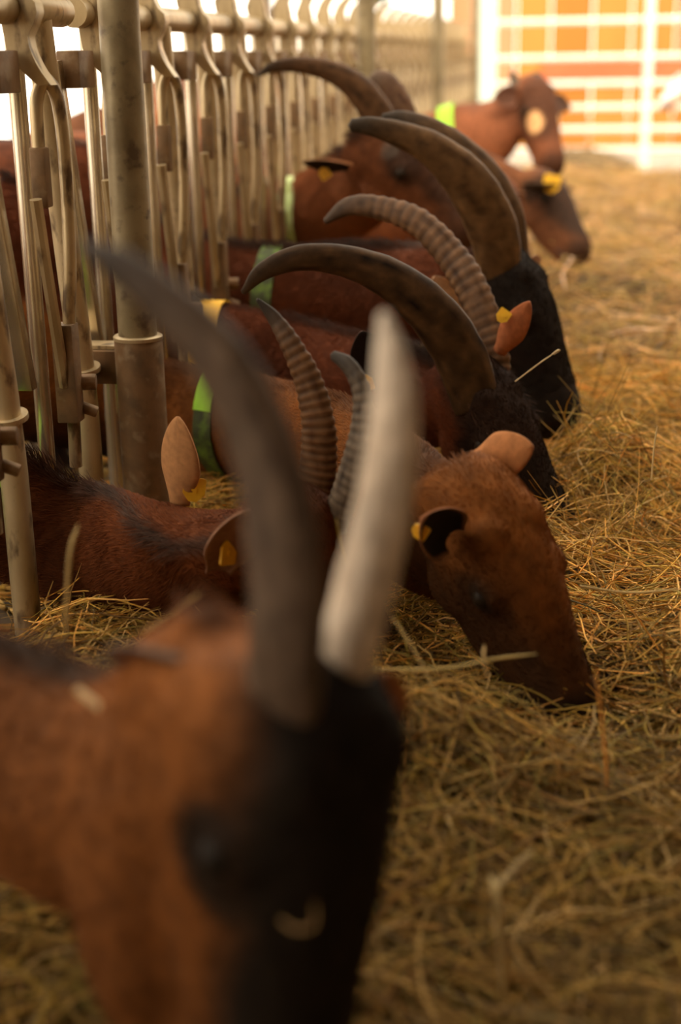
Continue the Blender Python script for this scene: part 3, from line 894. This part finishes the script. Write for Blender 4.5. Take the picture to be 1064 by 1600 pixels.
    def collar(self, x_at, mat, half=0.021, slack=0.006, mat2=None, lean=0.0, label=None, name='collar'):
        """band around the neck where the neck line crosses X = x_at"""
        i = int(np.argmin(np.abs(self.C[25:, 0] - x_at))) + 25
        C, T, L, U = self.C[i] - self.off, self.T[i], self.Lt[i], self.Up[i]
        T = T + U * lean; T /= np.linalg.norm(T); U = np.cross(T, L)
        W, H = self.W[i] + slack, self.H[i] + slack
        n = 48
        vs = []
        for j in range(n):
            a = 2 * math.pi * j / n; ca, sa = math.cos(a), math.sin(a)
            p = C + L * ca * W * (1 - 0.20 * max(sa, 0)) + U * sa * H
            nn = L * ca + U * sa
            for (dt, dn) in ((-half, -0.0016), (half, -0.0016), (half, 0.0016), (-half, 0.0016)):
                vs.append(p + T * dt + nn * dn)
        fs = []
        for j in range(n):
            k = (j + 1) % n
            for q in range(4):
                q2 = (q + 1) % 4
                fs.append((j * 4 + q, j * 4 + q2, k * 4 + q2, k * 4 + q))
        o = Geo().add(vs, fs).build(name, mat, self.root)
        if label: o['label'] = label
        if mat2 is not None:   # overlapping strap end with punched holes near the nape, on the camera side
            vs = []; m = 9
            for j in range(m):
                a = math.radians(96 + 62 * j / (m - 1)); ca, sa = math.cos(a), math.sin(a)
                p = C + L * ca * W * (1 - 0.20 * max(sa, 0)) + U * sa * H; nn = L * ca + U * sa
                for (dt, dn) in ((-half, 0.002), (half, 0.002), (half, 0.0055), (-half, 0.0055)):
                    vs.append(p + T * dt + nn * dn)
            fs = [(j * 4 + q, j * 4 + (q + 1) % 4, j * 4 + 4 + (q + 1) % 4, j * 4 + 4 + q) for j in range(m - 1) for q in range(4)]
            fs += [(3, 2, 1, 0), tuple((m - 1) * 4 + q for q in range(4))]
            e = Geo().add(vs, fs).build('strap_end', mat2, o)
            a = math.radians(132); ca, sa = math.cos(a), math.sin(a)
            p = C + L * ca * W * (1 - 0.20 * max(sa, 0)) + U * sa * H; nn = L * ca + U * sa; nn /= np.linalg.norm(nn)
        return o
    def tuft(self, n=1400, length=0.03, x0=-0.06, x1=0.05, wy=0.05, tint=(0.02, 0.014, 0.01), seed=1):
        """long hair on the crown between and around the horn bases"""
        r = np.random.default_rng(seed)
        s = self.s
        hx = r.uniform(x0, x1, n); hy = r.normal(0, wy * 0.5, n); hy = np.clip(hy, -wy, wy)
        hz = 0.020 - 0.012 * (hy / wy) ** 2 - 0.1 * np.maximum(0, hx - 0.03)
        root = np.array([self.h(a, b, c) for a, b, c in zip(hx, hy, hz)])
        d = self.f[None] * r.uniform(0.1, 0.8, n)[:, None] + self.l[None] * (hy / wy * 0.7 + r.normal(0, 0.25, n))[:, None] + self.u[None] * r.uniform(0.4, 1.0, n)[:, None]
        d /= np.linalg.norm(d, axis=1, keepdims=True)
        L = length * s * r.uniform(0.5, 1.2, n)
        tip = root + d * L[:, None] + self.f[None] * (0.4 * L)[:, None]
        mid = root + d * (L * 0.55)[:, None]
        pts = np.stack([root, mid, tip], 1) - self.off
        hc = bpy.data.hair_curves.new('crown_hair'); hc.add_curves([3] * n)
        hc.attributes['position'].data.foreach_set('vector', pts.astype(np.float32).ravel())
        ra = hc.attributes.get('radius') or hc.attributes.new('radius', 'FLOAT', 'POINT')
        ra.data.foreach_set('value', np.tile(np.array([0.0006, 0.0005, 0.0001], dtype=np.float32), n))
        ca = hc.attributes.new('tint', 'FLOAT_COLOR', 'CURVE')
        cc = np.ones((n, 4), dtype=np.float32); cc[:, :3] = np.array(tint)[None] * r.uniform(0.6, 1.6, n)[:, None]
        ca.data.foreach_set('color', cc.ravel())
        hc.materials.append(M_HAIR)
        o = bpy.data.objects.new('crown_hair', hc); COL.objects.link(o); o.parent = self.root; o['kind'] = 'stuff'

def v3(*a): return np.array(a, float)
BROWN = (0.135, 0.037, 0.009)
RED = (0.13, 0.03, 0.009)

# --- the nearest goat, out of focus
A = Goat('nearest goat, black faced with big blurred horns', 1.22, at(468, 1122, 0.90), at(430, 1640, 0.90), camdir(0.72, 0.08, 0.69), base=(0.195, 0.063, 0.012))
A.build([(v3(-1.12, 1.22, 0.42), 0.115, 0.15), (v3(-0.83, 1.24, 0.40), 0.075, 0.115), (v3(-0.52, 1.13, 0.40), 0.08, 0.112), (v3(-0.35, 1.02, 0.42), 0.075, 0.105)],
        (-1.95, 1.20), body_dz=-0.16, voxel=0.0095, dark=[((0.06, 0.0, 0.04), (0.18, 0.105, 0.080), 1.0), ((0.18, 0.0, 0.01), (0.17, 0.075, 0.062), 1.0), ((0.29, 0, -0.04), (0.10, 0.07, 0.06), 0.97), ((0.07, 0.062, -0.005), (0.05, 0.04, 0.036), 0.95)], jaw=1.45, back=0.5, eye_x=0.064, cheek=(0.13, -0.135, 0.12, 0.055),
        dorsal=0.85, dorsal_grey=0.25, hair=14000, hair_len=0.016)
A.horn([(440, 1120, 0.865, 122), (446, 1000, 0.855, 126), (445, 880, 0.855, 124), (415, 715, 0.865, 116), (348, 572, 0.875, 104), (262, 478, 0.885, 80), (190, 418, 0.895, 55), (132, 384, 0.905, 22)],
       ratio=0.66, c0=(0.072, 0.043, 0.026), c1=(0.115, 0.073, 0.046), ctip=(0.035, 0.023, 0.016), label='grey brown horn curving back to the left')
A.horn([(532, 1105, 0.915, 70), (545, 1010, 0.915, 92), (566, 930, 0.925, 98), (596, 800, 0.935, 92), (614, 660, 0.945, 80), (611, 570, 0.955, 58), (600, 492, 0.965, 20)],
       ratio=0.85, c0=(0.62, 0.48, 0.35), c1=(0.72, 0.58, 0.44), ctip=(0.66, 0.54, 0.42), label='pale horn rising almost upright')
A.ear(at(385, 1065, 0.91), at(178, 1003, 0.96), 0.062, camdir(-0.1, -0.55, -0.8), out=(0.16, 0.10, 0.07), inn=(0.20, 0.085, 0.04), edge=(0.14, 0.12, 0.10))
A.ear(at(535, 1112, 0.95), at(622, 1098, 1.02), 0.05, camdir(0.2, 0.2, -0.9), out=(0.30, 0.12, 0.05), inn=(0.36, 0.14, 0.05), tagged=camdir(0, 0.1, -1), tag_at=0.4, tag_size=0.016)
A.collar(-0.70, M_GREEN_DIRTY, label='dirty green collar')

# --- the goat whose head is hidden behind the nearest horns
B = Goat('goat with two ribbed horns standing just behind the nearest horns', 1.02, at(490, 822, 1.90), at(575, 1015, 2.03), camdir(-0.42, 0.30, 0.80), base=BROWN)
B.build([(v3(-1.14, 1.99, 0.48), 0.11, 0.15), (v3(-0.83, 2.122, 0.265), 0.045, 0.105), (v3(-0.66, 2.06, 0.245), 0.078, 0.125), (v3(-0.50, 1.97, 0.285), 0.075, 0.115)],
        (-1.95, 1.88), voxel=0.0088, dark=[((0.05, 0, 0.02), (0.12, 0.04, 0.04), 0.5)], dorsal=0.75, dorsal_grey=0.3, hair=42000, hair_len=0.015)
B.horn([(515, 838, 1.88, 46), (540, 765, 1.87, 46), (560, 695, 1.87, 42), (567, 640, 1.88, 36), (560, 598, 1.89, 31), (543, 570, 1.90, 26), (520, 555, 1.91, 15)], ribs=26, depth_rib=0.05, label='short ribbed horn with a hooked tip')
B.horn([(482, 800, 1.97, 60), (496, 735, 1.97, 58), (497, 665, 1.97, 53), (482, 598, 1.98, 45), (455, 540, 1.99, 34), (428, 497, 2.0, 22), (402, 468, 2.0, 6)], ribs=30, c0=(0.0986, 0.0427, 0.0157), c1=(0.1307, 0.0607, 0.0232), label='long evenly ribbed horn')
B.ear(at(338, 888, 1.80), at(384, 786, 1.76), 0.060, camdir(0.45, 0.35, -0.8), out=(0.42, 0.20, 0.11), inn=(0.30, 0.15, 0.09), edge=(0.5, 0.3, 0.2), tagged=camdir(0.8, 0, -0.5), tag_at=0.35, tag_size=0.017, tag_off=(0, 0.012))
B.ear(at(274, 790, 2.02), at(268, 654, 2.02), 0.062, camdir(0.55, 0.0, 0.75), out=(0.52, 0.25, 0.10), inn=(0.50, 0.24, 0.10), tagged=camdir(0.2, 0.2, -1), tag_at=0.2, tag_size=0.017, tag_off=(-0.42, 0.015), label='upright pinkish ear')
B.collar(-0.925, M_GREEN, half=0.022, label='bright green collar')

# --- the hornless goat, muzzle in the hay
Cg = Goat('hornless chestnut goat with its muzzle down in the hay', 1.10, at(765, 806, 1.86), at(876, 1084, 1.83), camdir(0.48, 0.66, 0.56), base=(0.1950, 0.0640, 0.0120))
Cg.build([(v3(-1.15, 2.58, 0.48), 0.11, 0.15), (v3(-0.90, 2.76, 0.33), 0.06, 0.115), (v3(-0.74, 2.77, 0.30), 0.068, 0.11), (v3(-0.57, 2.66, 0.305), 0.078, 0.11), (v3(-0.36, 2.32, 0.34), 0.082, 0.12), (v3(-0.20, 2.04, 0.335), 0.080, 0.125)],
         (-1.93, 2.40), voxel=0.0072, dark=[((0.19, 0.028, -0.03), (0.10, 0.022, 0.03), 0.75), ((0.10, 0.055, -0.02), (0.05, 0.03, 0.035), 0.6), ((0.29, 0, -0.07), (0.10, 0.09, 0.09), 0.92), ((0.06, 0.03, -0.13), (0.16, 0.07, 0.06), 0.55), ((0.19, 0.0, -0.07), (0.15, 0.09, 0.085), 0.62)],
         dorsal=0.35, jaw=1.30, hair=52000, hair_len=0.013)
Cg.ear(at(698, 836, 1.80), at(648, 802, 1.70), 0.060, camdir(0.55, -0.15, -0.9), out=(0.36, 0.13, 0.05), inn=(0.016, 0.010, 0.008), edge=(0.32, 0.15, 0.08), cup=0.62, tagged=camdir(-0.3, 0, -1), tag_at=0.8, tag_size=0.010, tag_off=(-0.25, 0.010), label='round ear with a black hollow')
Cg.ear(at(738, 722, 1.93), at(828, 697, 1.90), 0.055, camdir(0.2, -0.4, 0.9), out=(0.46, 0.18, 0.06), inn=(0.40, 0.18, 0.08))
Cg.tuft(700, 0.016, -0.05, 0.08, 0.045, tint=(0.22, 0.075, 0.02), seed=3)
Cg.collar(-0.665, M_GREEN_DIRTY, half=0.023, mat2=M_GREEN, label='dirty green collar with a bright strap end')

# --- dark goat with one smooth and one ribbed horn
Dg = Goat('dark goat with one smooth and one ribbed horn arching left', 1.10, at(752, 612, 2.62), at(868, 838, 2.55), camdir(0.66, 0.34, 0.66), base=(0.0975, 0.0240, 0.0067))
Dg.build([(v3(-1.16, 2.96, 0.50), 0.11, 0.15), (v3(-0.86, 3.02, 0.40), 0.068, 0.115), (v3(-0.66, 2.98, 0.375), 0.078, 0.11), (v3(-0.42, 2.86, 0.355), 0.082, 0.105), (v3(-0.25, 2.72, 0.36), 0.075, 0.095)],
         (-1.95, 2.85), voxel=0.008, dark=[((0.06, 0.03, 0.02), (0.13, 0.075, 0.075), 0.88), ((0.2, 0.0, -0.03), (0.18, 0.085, 0.09), 0.95), ((0.10, 0.05, -0.03), (0.08, 0.04, 0.06), 0.92)],
         dorsal=0.85, hair=46000, hair_len=0.014)
Dg.horn([(738, 612, 2.58, 76), (716, 552, 2.57, 80), (676, 492, 2.55, 76), (615, 440, 2.53, 64), (545, 410, 2.51, 50), (470, 403, 2.49, 40), (412, 424, 2.48, 28), (380, 457, 2.48, 9)],
        c0=(0.0364, 0.0173, 0.0064), c1=(0.0778, 0.0386, 0.0145), ctip=(0.0706, 0.0441, 0.0251), label='smooth dark horn in a long arc')
Dg.horn([(776, 592, 2.68, 44), (767, 535, 2.70, 50), (738, 455, 2.74, 52), (703, 398, 2.78, 48), (652, 347, 2.82, 42), (592, 325, 2.86, 35), (545, 323, 2.88, 29), (508, 346, 2.89, 10)], ribs=30, depth_rib=0.05,
        c0=(0.0922, 0.0427, 0.0174), c1=(0.1442, 0.0706, 0.0308), ctip=(0.0638, 0.0357, 0.0198), label='pale ribbed horn')
Dg.ear(at(588, 600, 2.58), at(563, 515, 2.56), 0.062, camdir(0.2, -0.1, -1), out=(0.10, 0.04, 0.02), inn=(0.018, 0.011, 0.009), cup=0.4, tagged=camdir(0.1, 0, -1), tag_at=0.1, tag_size=0.014, tag_off=(-0.3, 0.01), label='black ear')
Dg.ear(at(778, 552, 2.66), at(824, 474, 2.63), 0.042, camdir(0.4, 0.0, 0.9), out=(0.42, 0.13, 0.045), inn=(0.40, 0.16, 0.08), tagged=camdir(-0.1, 0.3, -1), tag_at=0.62, tag_size=0.012, tag_off=(0.62, -0.006))
Dg.tuft(1200, 0.026, -0.03, 0.08, 0.05, tint=(0.05, 0.022, 0.011), seed=4)
Dg.collar(-0.74, M_YELLOW, half=0.027, slack=0.008, lean=0.1, label='yellow collar')

# --- black faced goat with the pair of big smooth horns
Fg = Goat('black faced goat with two big parallel horns on a reddish neck', 1.16, at(800, 432, 3.12), at(888, 690, 3.0), camdir(0.36, 0.20, 0.90), base=(0.1170, 0.0304, 0.0090))
Fg.build([(v3(-1.12, 3.36, 0.54), 0.115, 0.155), (v3(-0.86, 3.36, 0.47), 0.072, 0.12), (v3(-0.66, 3.33, 0.455), 0.082, 0.115), (v3(-0.45, 3.26, 0.475), 0.085, 0.11), (v3(-0.26, 3.17, 0.49), 0.078, 0.10)],
         (-1.92, 3.30), voxel=0.009, dark=[((0.08, 0.0, 0.0), (0.24, 0.13, 0.14), 0.98), ((0.25, 0, -0.06), (0.2, 0.12, 0.12), 0.98)], dorsal=0.85, dorsal_grey=0.35, hair=42000, hair_len=0.016)
Fg.horn([(780, 428, 3.08, 64), (769, 360, 3.07, 76), (732, 288, 3.05, 72), (678, 236, 3.03, 54), (625, 211, 3.02, 40), (580, 198, 3.01, 29), (549, 196, 3.01, 20)],
        c0=(0.0922, 0.0451, 0.0157), c1=(0.1442, 0.0730, 0.0268), ctip=(0.0374, 0.0243, 0.0139), label='near horn with a blunt tip')
Fg.horn([(806, 412, 3.19, 40), (797, 340, 3.20, 42), (768, 280, 3.21, 40), (727, 236, 3.22, 36), (678, 202, 3.23, 30), (630, 186, 3.24, 24), (598, 184, 3.24, 12)],
        c0=(0.0778, 0.0386, 0.0151), c1=(0.1182, 0.0607, 0.0244), ctip=(0.0374, 0.0243, 0.0139))
Fg.ear(at(716, 500, 3.02), at(672, 432, 2.98), 0.062, camdir(0.3, 0.2, -0.9), out=(0.45, 0.24, 0.13), inn=(0.62, 0.38, 0.22))
Fg.ear(Fg.h(0.0, 0.055, -0.02), Fg.h(-0.05, 0.16, 0.0), 0.055, camdir(0.5, 0.2, 0.6))
Fg.tuft(900, 0.024, -0.03, 0.08, 0.05, tint=(0.014, 0.011, 0.009), seed=5)
Fg.collar(-0.70, M_GREEN_DIRTY, half=0.026, lean=0.0, label='grimy green collar')

# --- goat with raised head looking along the row
Gg = Goat('brown goat with raised head and hooked horns by the pale green collar', 1.10, at(604, 232, 3.82), at(734, 384, 3.74), camdir(0.30, 0.16, 0.93), base=(0.1716, 0.0544, 0.0165))
Gg.build([(v3(-1.20, 4.05, 0.55), 0.11, 0.15), (v3(-0.90, 4.06, 0.53), 0.072, 0.115), (v3(-0.72, 4.02, 0.575), 0.080, 0.115), (v3(-0.56, 3.93, 0.665), 0.078, 0.11)],
         (-1.95, 4.0), voxel=0.0095, dark=[((0.07, 0.035, 0.0), (0.06, 0.04, 0.05), 0.72), ((0.15, 0.0, 0.0), (0.10, 0.05, 0.05), 0.65), ((0.27, 0, -0.06), (0.10, 0.06, 0.07), 0.7)],
         pale=[((0.03, 0.05, 0.015), (0.020, 0.018, 0.028), 0.35, (0.18, 0.15, 0.12))], dorsal=0.7, hair=30000, hair_len=0.016)
Gg.horn([(604, 240, 3.80, 46), (592, 188, 3.79, 50), (563, 143, 3.78, 44), (522, 114, 3.77, 34), (472, 102, 3.76, 25), (430, 104, 3.75, 17), (402, 118, 3.75, 5)],
        c0=(0.0716, 0.0328, 0.0122), c1=(0.1182, 0.0558, 0.0221), ctip=(0.0485, 0.0319, 0.0198), label='near horn sweeping far left')
Gg.horn([(640, 225, 3.90, 40), (630, 178, 3.91, 40), (614, 142, 3.92, 34), (597, 124, 3.93, 28), (580, 124, 3.94, 16)], c0=(0.0861, 0.0386, 0.0174), c1=(0.1307, 0.0640, 0.0290), ctip=(0.1343, 0.0836, 0.0528), label='far horn with a hooked tip')
Gg.ear(at(548, 256, 3.76), at(474, 245, 3.70), 0.066, camdir(0.15, -1.0, -0.35), out=(0.30, 0.115, 0.04), inn=(0.02, 0.012, 0.009), tagged=camdir(-0.1, 0.1, -1), tag_at=0.50, tag_size=0.014, tag_off=(-0.25, 0.030), label='ear held out sideways')
Gg.ear(Gg.h(-0.01, 0.055, -0.02), Gg.h(-0.05, 0.165, 0.01), 0.055, camdir(0.5, -0.4, 0.6))
Gg.tuft(700, 0.02, -0.03, 0.07, 0.045, tint=(0.10, 0.085, 0.075), seed=6)
Gg.collar(-0.76, M_GREEN_PALE, half=0.026, lean=-0.3, label='worn pale green collar')

# --- goats farther along, out of focus
Hg = Goat('brown goat feeding head down, half hidden behind the big parallel horns', 1.08, at(772, 292, 4.62), at(806, 402, 4.45), camdir(0.4, 0.2, 0.9), base=(0.1560, 0.0464, 0.0150))
Hg.build([(v3(-1.18, 4.75, 0.52), 0.11, 0.15), (v3(-0.86, 4.76, 0.48), 0.072, 0.115), (v3(-0.60, 4.74, 0.49), 0.08, 0.11), (v3(-0.38, 4.68, 0.52), 0.075, 0.10)],
         (-1.95, 4.72), voxel=0.012, dark=[((0.1, 0, 0.02), (0.15, 0.04, 0.04), 0.7)], dorsal=0.8)
Hg.ear(at(742, 322, 4.58), at(682, 308, 4.52), 0.07, camdir(0.1, 0.3, -0.9), out=(0.40, 0.20, 0.13), inn=(0.58, 0.36, 0.27))
Hg.ear(Hg.h(0.0, 0.055, -0.02), Hg.h(-0.03, 0.165, 0.0), 0.055, camdir(0.5, 0.2, 0.6))
Hg.collar(-0.72, M_GREEN_DIRTY)

Lg = Goat('goat feeding low in the hay with a round yellow ear tag', 1.16, at(852, 290, 5.45), at(905, 392, 5.25), camdir(0.35, 0.25, 0.9), base=(0.1716, 0.0600, 0.0210))
Lg.build([(v3(-1.20, 5.40, 0.55), 0.11, 0.15), (v3(-0.88, 5.44, 0.60), 0.075, 0.115), (v3(-0.62, 5.47, 0.63), 0.08, 0.11), (v3(-0.40, 5.48, 0.58), 0.075, 0.10)],
         (-1.95, 5.38), voxel=0.012, dark=[((0.10, 0, 0.02), (0.20, 0.075, 0.07), 0.85), ((0.02, 0.05, -0.02), (0.04, 0.03, 0.04), 0.8)], dorsal=0.85, dorsal_grey=0.5, jaw=1.15)
Lg.ear(Lg.h(-0.01, -0.058, -0.03), at(868, 300, 5.18), 0.06, camdir(0.3, 0.2, -0.9), out=(0.06, 0.035, 0.02), inn=(0.05, 0.03, 0.02), tagged=camdir(-0.1, 0.1, -1), tag_at=0.55, tag_size=0.030, tag_off=(-0.5, 0.03))
Lg.ear(Lg.h(0.0, 0.055, -0.02), Lg.h(-0.03, 0.165, 0.0), 0.055, camdir(0.5, 0.2, 0.6))
Lg.collar(-0.74, M_GREEN_DIRTY)

Jg = Goat('farthest brown goat with raised head and pale patches on its face', 1.28, at(838, 145, 6.35), at(868, 275, 6.12), camdir(0.88, 0.05, 0.46), base=(0.2106, 0.0680, 0.0263))
Jg.build([(v3(-1.20, 6.40, 0.66), 0.12, 0.16), (v3(-0.86, 6.44, 0.58), 0.09, 0.15), (v3(-0.60, 6.45, 0.59), 0.11, 0.17), (v3(-0.38, 6.42, 0.66), 0.12, 0.18)],
         (-1.98, 6.38), voxel=0.012, dark=[((0.06, 0, 0.03), (0.16, 0.12, 0.10), 0.72)], pale=[((0.135, 0.048, -0.005), (0.036, 0.026, 0.035), 0.95, (0.85, 0.46, 0.20))], dorsal=0.5)
Jg.ear(Jg.h(-0.01, -0.055, -0.02), Jg.h(0.02, -0.16, -0.03), 0.075, camdir(0.2, 0.1, -0.9), out=(0.30, 0.12, 0.06), inn=(0.14, 0.06, 0.035), edge=(0.45, 0.2, 0.12))
Jg.ear(Jg.h(0.0, 0.055, -0.02), Jg.h(0.03, 0.13, -0.03), 0.06, camdir(0.2, 0.2, -0.6), out=(0.1, 0.05, 0.03), inn=(0.10, 0.05, 0.03))
Jg.horn([(818, 150, 6.35, 26), (806, 130, 6.36, 18), (800, 112, 6.37, 8)], label='short horn stub', sink=0.05)
Jg.horn([(845, 140, 6.40, 26), (840, 126, 6.41, 22), (834, 117, 6.42, 14)], label='short horn stub', sink=0.05)
Jg.collar(-0.50, M_GREEN, half=0.035, label='bright green collar')

# the goat entering the picture at the right edge
Kg = Goat('brown and white goat at the right edge near the gate', 1.10, v3(0.83, 11.6, 0.80), v3(0.65, 11.42, 0.60), camdir(-0.5, 0.0, -0.8), base=(0.42, 0.17, 0.06))
Kg.build([(v3(1.00, 11.75, 0.56), 0.11, 0.15), (v3(0.93, 11.70, 0.66), 0.08, 0.11), (v3(0.87, 11.63, 0.74), 0.07, 0.09)], (1.73, 12.2), voxel=0.014,
         pale=[((0.17, 0, -0.03), (0.2, 0.08, 0.09), 1.0, (0.75, 0.68, 0.66))], dorsal=0.3, group='goats feeding through the fence')
Kg.root['group'] = 'goats loose in the alley'
Kg.ear(Kg.h(-0.01, -0.055, -0.02), Kg.h(-0.06, -0.165, -0.02), 0.06, v3(-0.5, -0.8, 0))
Kg.ear(Kg.h(0.0, 0.055, -0.02), Kg.h(-0.06, 0.165, -0.02), 0.055, v3(-0.5, -0.8, 0))

# ------------------------------------------------------------------ single stalks lying on or beside the goats
def stalk(label, pts, rad=0.0016, tint=(0.70, 0.52, 0.22), seed_head=False, n=18):
    P = smooth_path(pts, n)
    g = Geo().tube(P, [rad] * (n - 3) + [rad * 0.8, rad * 0.6, rad * 0.4], 6)
    if seed_head:
        for k in range(7):
            q = P[-1] + (P[-1] - P[-3]) * (0.25 * k)
            g.ell(q + np.array([0.001, 0, 0.001]) * (1 if k % 2 else -1), (0.0035, 0.0018, 0.0022), nu=6, nv=5)
    c = P[0]
    o = g.build('hay_stalk', M_HAY, offset=c)
    o.location = c
    set_tint(o.data, np.array(tint))
    return tag(o, label, 'hay stalk', 'single hay stalks')
stalk('thin curved stalk standing up in front of the ridged brown neck', [at(103, 990, 1.35), at(104, 930, 1.35), at(110, 860, 1.36), at(122, 820, 1.38)], 0.0022)
stalk('short straight stalk lying beside the hump of the nearest neck', [at(222, 988, 1.22), at(270, 958, 1.23), at(314, 926, 1.24)], 0.0022, (0.62, 0.42, 0.16))
stalk('blurred thick pale stalk lying across the nearest neck', [at(120, 1078, 0.985), at(158, 1108, 0.975), at(192, 1148, 0.965)], 0.0035, (0.72, 0.50, 0.26))
stalk('stalk with a pale seed head crossing the black face', [at(805, 596, 2.55), at(845, 566, 2.54), at(866, 552, 2.54)], 0.0012, (0.80, 0.62, 0.35), True)
stalk('curl of straw stuck on the nearest black muzzle', [at(440, 1438, 0.82), at(462, 1452, 0.81), at(490, 1446, 0.81), at(492, 1410, 0.815)], 0.0013, (0.30, 0.17, 0.06))
stalk('long bent stalk in front of the hornless goat chin', [at(560, 1045, 1.50), at(690, 1045, 1.50), at(770, 1030, 1.51), at(838, 1022, 1.52)], 0.0016, (0.60, 0.44, 0.16))
stalk('upright pale stalk before the hornless goat chin', [at(762, 1058, 1.5), at(756, 1030, 1.5), at(757, 1008, 1.51)], 0.0018, (0.66, 0.46, 0.2))
stalk('long stalk rising from the heap below the hornless jaw', [at(690, 1105, 1.46), at(655, 1030, 1.48), at(612, 962, 1.5)], 0.0015, (0.6, 0.42, 0.16))
stalk('long horizontal stalk on the hay right of the hornless head', [at(905, 916, 1.95), at(985, 926, 1.93), at(1064, 920, 1.92)], 0.0017, (0.7, 0.5, 0.2))
stalk('lone upright stem on the hay at the right', [at(1018, 750, 2.35), at(1022, 700, 2.36), at(1027, 665, 2.37)], 0.0015, (0.75, 0.56, 0.27))
stalk('thick pale straw standing on end in the foreground hay', [at(790, 1560, 1.10), at(783, 1480, 1.11), at(776, 1400, 1.13), at(768, 1370, 1.15)], 0.0034, (0.62, 0.46, 0.2))
stalk('short pale straw leaning against the standing one in the foreground', [at(772, 1392, 1.14), at(800, 1362, 1.16), at(832, 1330, 1.17)], 0.0034, (0.62, 0.46, 0.22))

# ------------------------------------------------------------------ trees outside, seen above the fence
def tree(label, loc, h, r, seed):
    t = empty('tree', loc); tag(t, label, 'tree', 'trees outside')
    Geo().tube([(0, 0, 0), (0.05, 0, h * 0.5), (0, 0, h * 0.8)], [0.12, 0.09, 0.04], 10).build('trunk', M_BARK, t)
    rr = np.random.default_rng(seed)
    n = 900
    d = rr.normal(0, 1, (n, 3)); d /= np.linalg.norm(d, axis=1, keepdims=True)
    c = d * (rr.random((n, 1)) ** 0.4) * np.array([r, r, r * 0.75]) + np.array([0, 0, h])
    a = rr.normal(0, 1, (n, 3)); a /= np.linalg.norm(a, axis=1, keepdims=True)
    b = np.cross(a, rr.normal(0, 1, (n, 3))); b /= np.linalg.norm(b, axis=1, keepdims=True)
    s = 0.10
    V = np.stack([c - a * s, c - b * s * 0.5, c + a * s, c + b * s * 0.5], 1).reshape(-1, 3)
    Fq = np.arange(n * 4).reshape(-1, 4)
    o = link('foliage', mesh_np('foliage', V, Fq), M_LEAF, t, kind='stuff')
tree('dark green tree outside, left of the third post', (-3.6, 17.5, 0), 2.3, 0.9, 31)
tree('smaller tree outside, right of the third post', (-2.6, 19.5, 0), 2.0, 0.5, 32)
